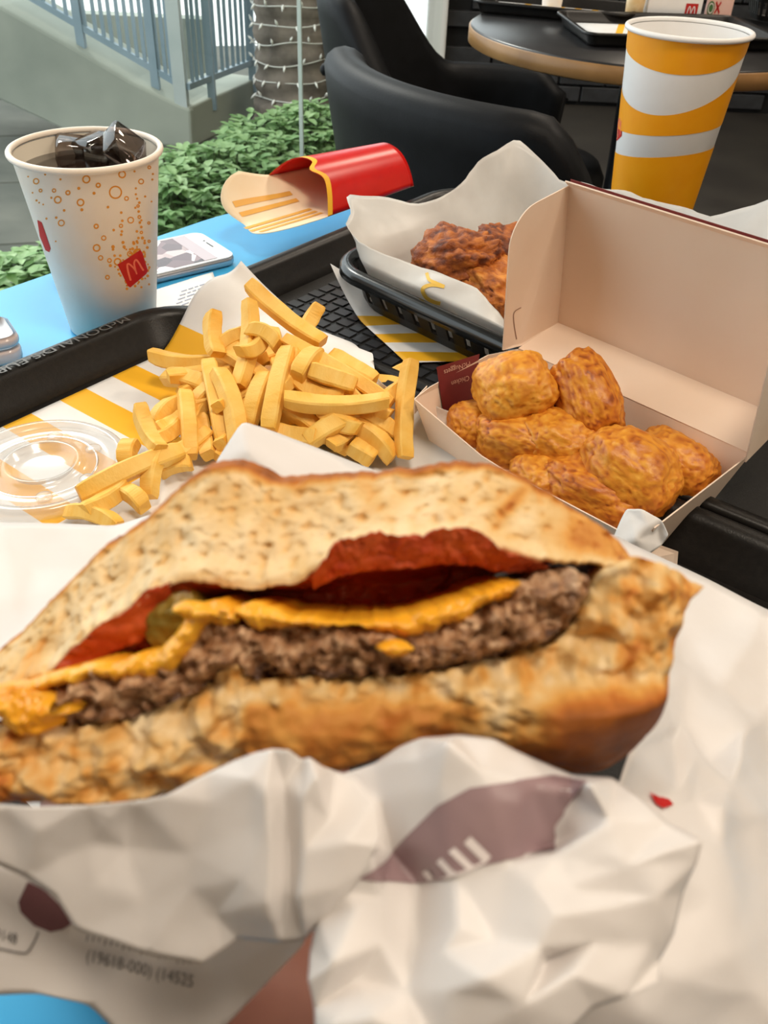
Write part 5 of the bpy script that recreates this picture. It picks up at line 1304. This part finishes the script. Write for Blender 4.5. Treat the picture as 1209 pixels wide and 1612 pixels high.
# ================================================================== bits beside the box
sa = sheet('paper_napkin', [(985,800,.797),(1010,802,.800),(1040,818,.797),(1053,842,.792),(1040,860,.785),(1010,880,.780),(960,860,.782)], [(1020,830,.795),(1000,850,.790),(1035,838,.790)], [], M['paper'], None, sub=3, amp=.0006, freq=120, at=P, seed=8)
tag(sa, 'crumpled bluish white paper napkin corner at the front of the nugget box', 'napkin')
sc_ = MB().prism([P(1018, 850, .777), P(1068, 868, .777), P(1066, 892, .770), P(1012, 880, .770)], V((0, 0, -.0008))).build('card_tab', M['card'], smooth=False, bevel=.0002)
tag(sc_, 'small loose card tab behind the right shoulder of the burger', 'card')

# ================================================================== things on the far table
tg = 'trays on the far round table'
fx, fy = V((.96, -.28, 0)), V((.28, .96, 0))
ftz = V((0, 0, .7525))
ft1 = tray('serving_tray', 'black tray at the far side of the round table, with striped paper', tg, V((.31, 2.115, 0)) + ftz, fx, fy, .165, .085, .03, .9)
ft2 = tray('serving_tray', 'black tray at the near side of the round table, behind the amber cup', tg, V((.485, 1.90, 0)) + ftz, V((.995, .10, 0)), V((-.10, .995, 0)), .185, .125, .03, .9)
M['liner3'] = stripes_mat('far_table_liner_print', [(-.09 + .036 * i, .014, .35, -.2, .2) for i in range(6)])
for c, ex, ey, a, b, lab in ((V((.31, 2.115, .7585)), fx, fy, .135, .060, 'striped orange and white liner on the far-side tray'), (V((.49, 1.90, .7585)), V((.995, .10, 0)), V((-.10, .995, 0)), .150, .095, 'striped liner on the round table tray nearest the amber cup')):
    vs, uv = [], []
    for i in range(9):
        for j in range(9):
            x, y = (i / 8 * 2 - 1) * a, (j / 8 * 2 - 1) * b; vs.append(c + ex * x + ey * y + V((0, 0, .0004 * abs(noise.noise(V((x * 30, y * 30, 0))))))); uv.append((x, y))
    o = mesh_obj('tray_liner', vs, grid_faces(9, 9), M['liner3'], uv=uv, solid=.0002); tag(o, lab, 'paper', 'liners on the far trays')
def small_cup(name, c, rt, rb, h, m, label, cat='cup'):
    t = empty(name, c, label, cat)
    MB().lathe(c, [(0, .002), (rb - .001, 0), (rb, .001), (rt, h), (rt - .0015, h), (rb - .002, .004), (0, .004)], 40).build('cup_wall', m, t)
    MB().lathe(c, [(rt, h - .001), (rt + .0015, h), (rt, h + .0015), (rt - .0015, h)], 40).build('rolled_rim', M['cup_white2'], t); return t
small_cup('small_cup', P(868, 12, .7605), .026, .020, .06, M['cup_white2'], 'small white cup on the far-side tray at the top photo edge')
small_cup('small_cup', P(996, 30, .7605), .020, .017, .06, mat('kraft_cup', srgb(206, 172, 120), srgb(226, 206, 168), 40, rough=.5), 'small tan printed cup left of the white carton on the round table')
wb = P(1058, 34, .7600); bt = empty('white_carton', wb, 'white carton with a red square logo standing behind the amber cup', 'carton')
wx = V((1, .05, 0)).normalized(); wy = V((-.05, 1, 0)).normalized()
MB().prism([wb - wx * .055, wb + wx * .055, wb + wx * .055 + wy * .06, wb - wx * .055 + wy * .06], V((0, 0, .09))).build('carton_body', M['cup_white2'], bt, smooth=False, bevel=.002)
MB().prism([wb - wx * .055 + V((0, 0, .0905)), wb + wx * .055 + V((0, 0, .0905)), wb + wx * .055 + wy * .06 + V((0, 0, .0905)), wb - wx * .055 + wy * .06 + V((0, 0, .0905))], V((0, 0, .0012))).build('carton_lid', M['cup_white2'], bt, smooth=False)
lc0 = PL(1088, 17, wb - wy * .0006, wy); s_ = .0125
flat_print('logo_square', ([(-1, -1), (1, -1), (1, 1), (-1, 1)], [(0, 1, 2, 3)]), lc0, wx * s_, V((0, 0, s_)), M['red_ink'], bt)
flat_print('logo_arches', arches((0, -.6), (.62, 0), (0, 1.2)), lc0 - wy * .0004, wx * s_, V((0, 0, s_)), M['white_ink'], bt)
pb = P(1128, 32, .7605); pt_ = empty('printed_packet', pb, 'pale pink printed packet with a green oval mark beside the white carton', 'packet')
MB().prism([pb - wx * .024, pb + wx * .028, pb + wx * .032 + V((0, .01, .07)), pb - wx * .020 + V((0, .01, .07))], wy * .018).build('packet_body', mat('packet_pink', srgb(232, 186, 172), srgb(238, 200, 188), 30, rough=.5), pt_, smooth=False, bevel=.003)
pn = (wx * .052).cross(V((0, .01, .07))).normalized(); pup = V((0, .14, .99)).normalized()
po_ = PL(1119, 13, pb - wy * .0006, pn)
flat_print('green_mark', disc_px(0, 0, 1, 1, 24), po_, wx * .0075, pup * .013, mat('green_ink', srgb(70, 116, 62), rough=.5), pt_)
flat_print('green_mark_ring', ring_px(0, 0, .75, .18, 1, 24), po_ - wy * .0005, wx * .0075, pup * .013, M['white_ink'], pt_)
flat_print('red_mark', merge_px([stroke_px([(-1, 1), (1, -1)], .5, .5, 4), stroke_px([(1, 1), (-1, -1)], .5, .5, 4)]), PL(1130, 12, pb - wy * .0008, pn), wx * .005, pup * .010, M['red_ink'], pt_)
# small slotted basket at the top right
kb = P(1195, 34, .760) + V((.07, .05, 0)); kt = empty('slotted_basket', kb, 'small black slotted basket at the top right photo edge', 'basket')
vs = []; lv = [(.018, 0), (.014, .010), (.008, .034), (.005, .045)]
pp_ = lambda i_: even(rrect(.085 - i_, .06 - i_, .022, 10), 72)
for i_, z in lv: vs += [kb + V((x, y, z)) for x, y in pp_(i_)]
fs = [(i * 72 + j, i * 72 + (j + 1) % 72, (i + 1) * 72 + (j + 1) % 72, (i + 1) * 72 + j) for i in range(3) for j in range(72) if not (i == 1 and j % 2)]
vs.append(kb + V((0, 0, .001))); fs += [((j + 1) % 72, j, len(vs) - 1) for j in range(72)]
mesh_obj('basket_wall', vs, fs, M['black_plastic'], kt, smooth=False, solid=.0016)
vs = []
for i_, z in ((.005, .044), (.004, .049), (-.002, .049), (-.003, .043)): vs += [kb + V((x, y, z)) for x, y in pp_(i_)]
mesh_obj('basket_rim', vs, grid_faces(4, 72, True, True), M['black_gloss'], kt)
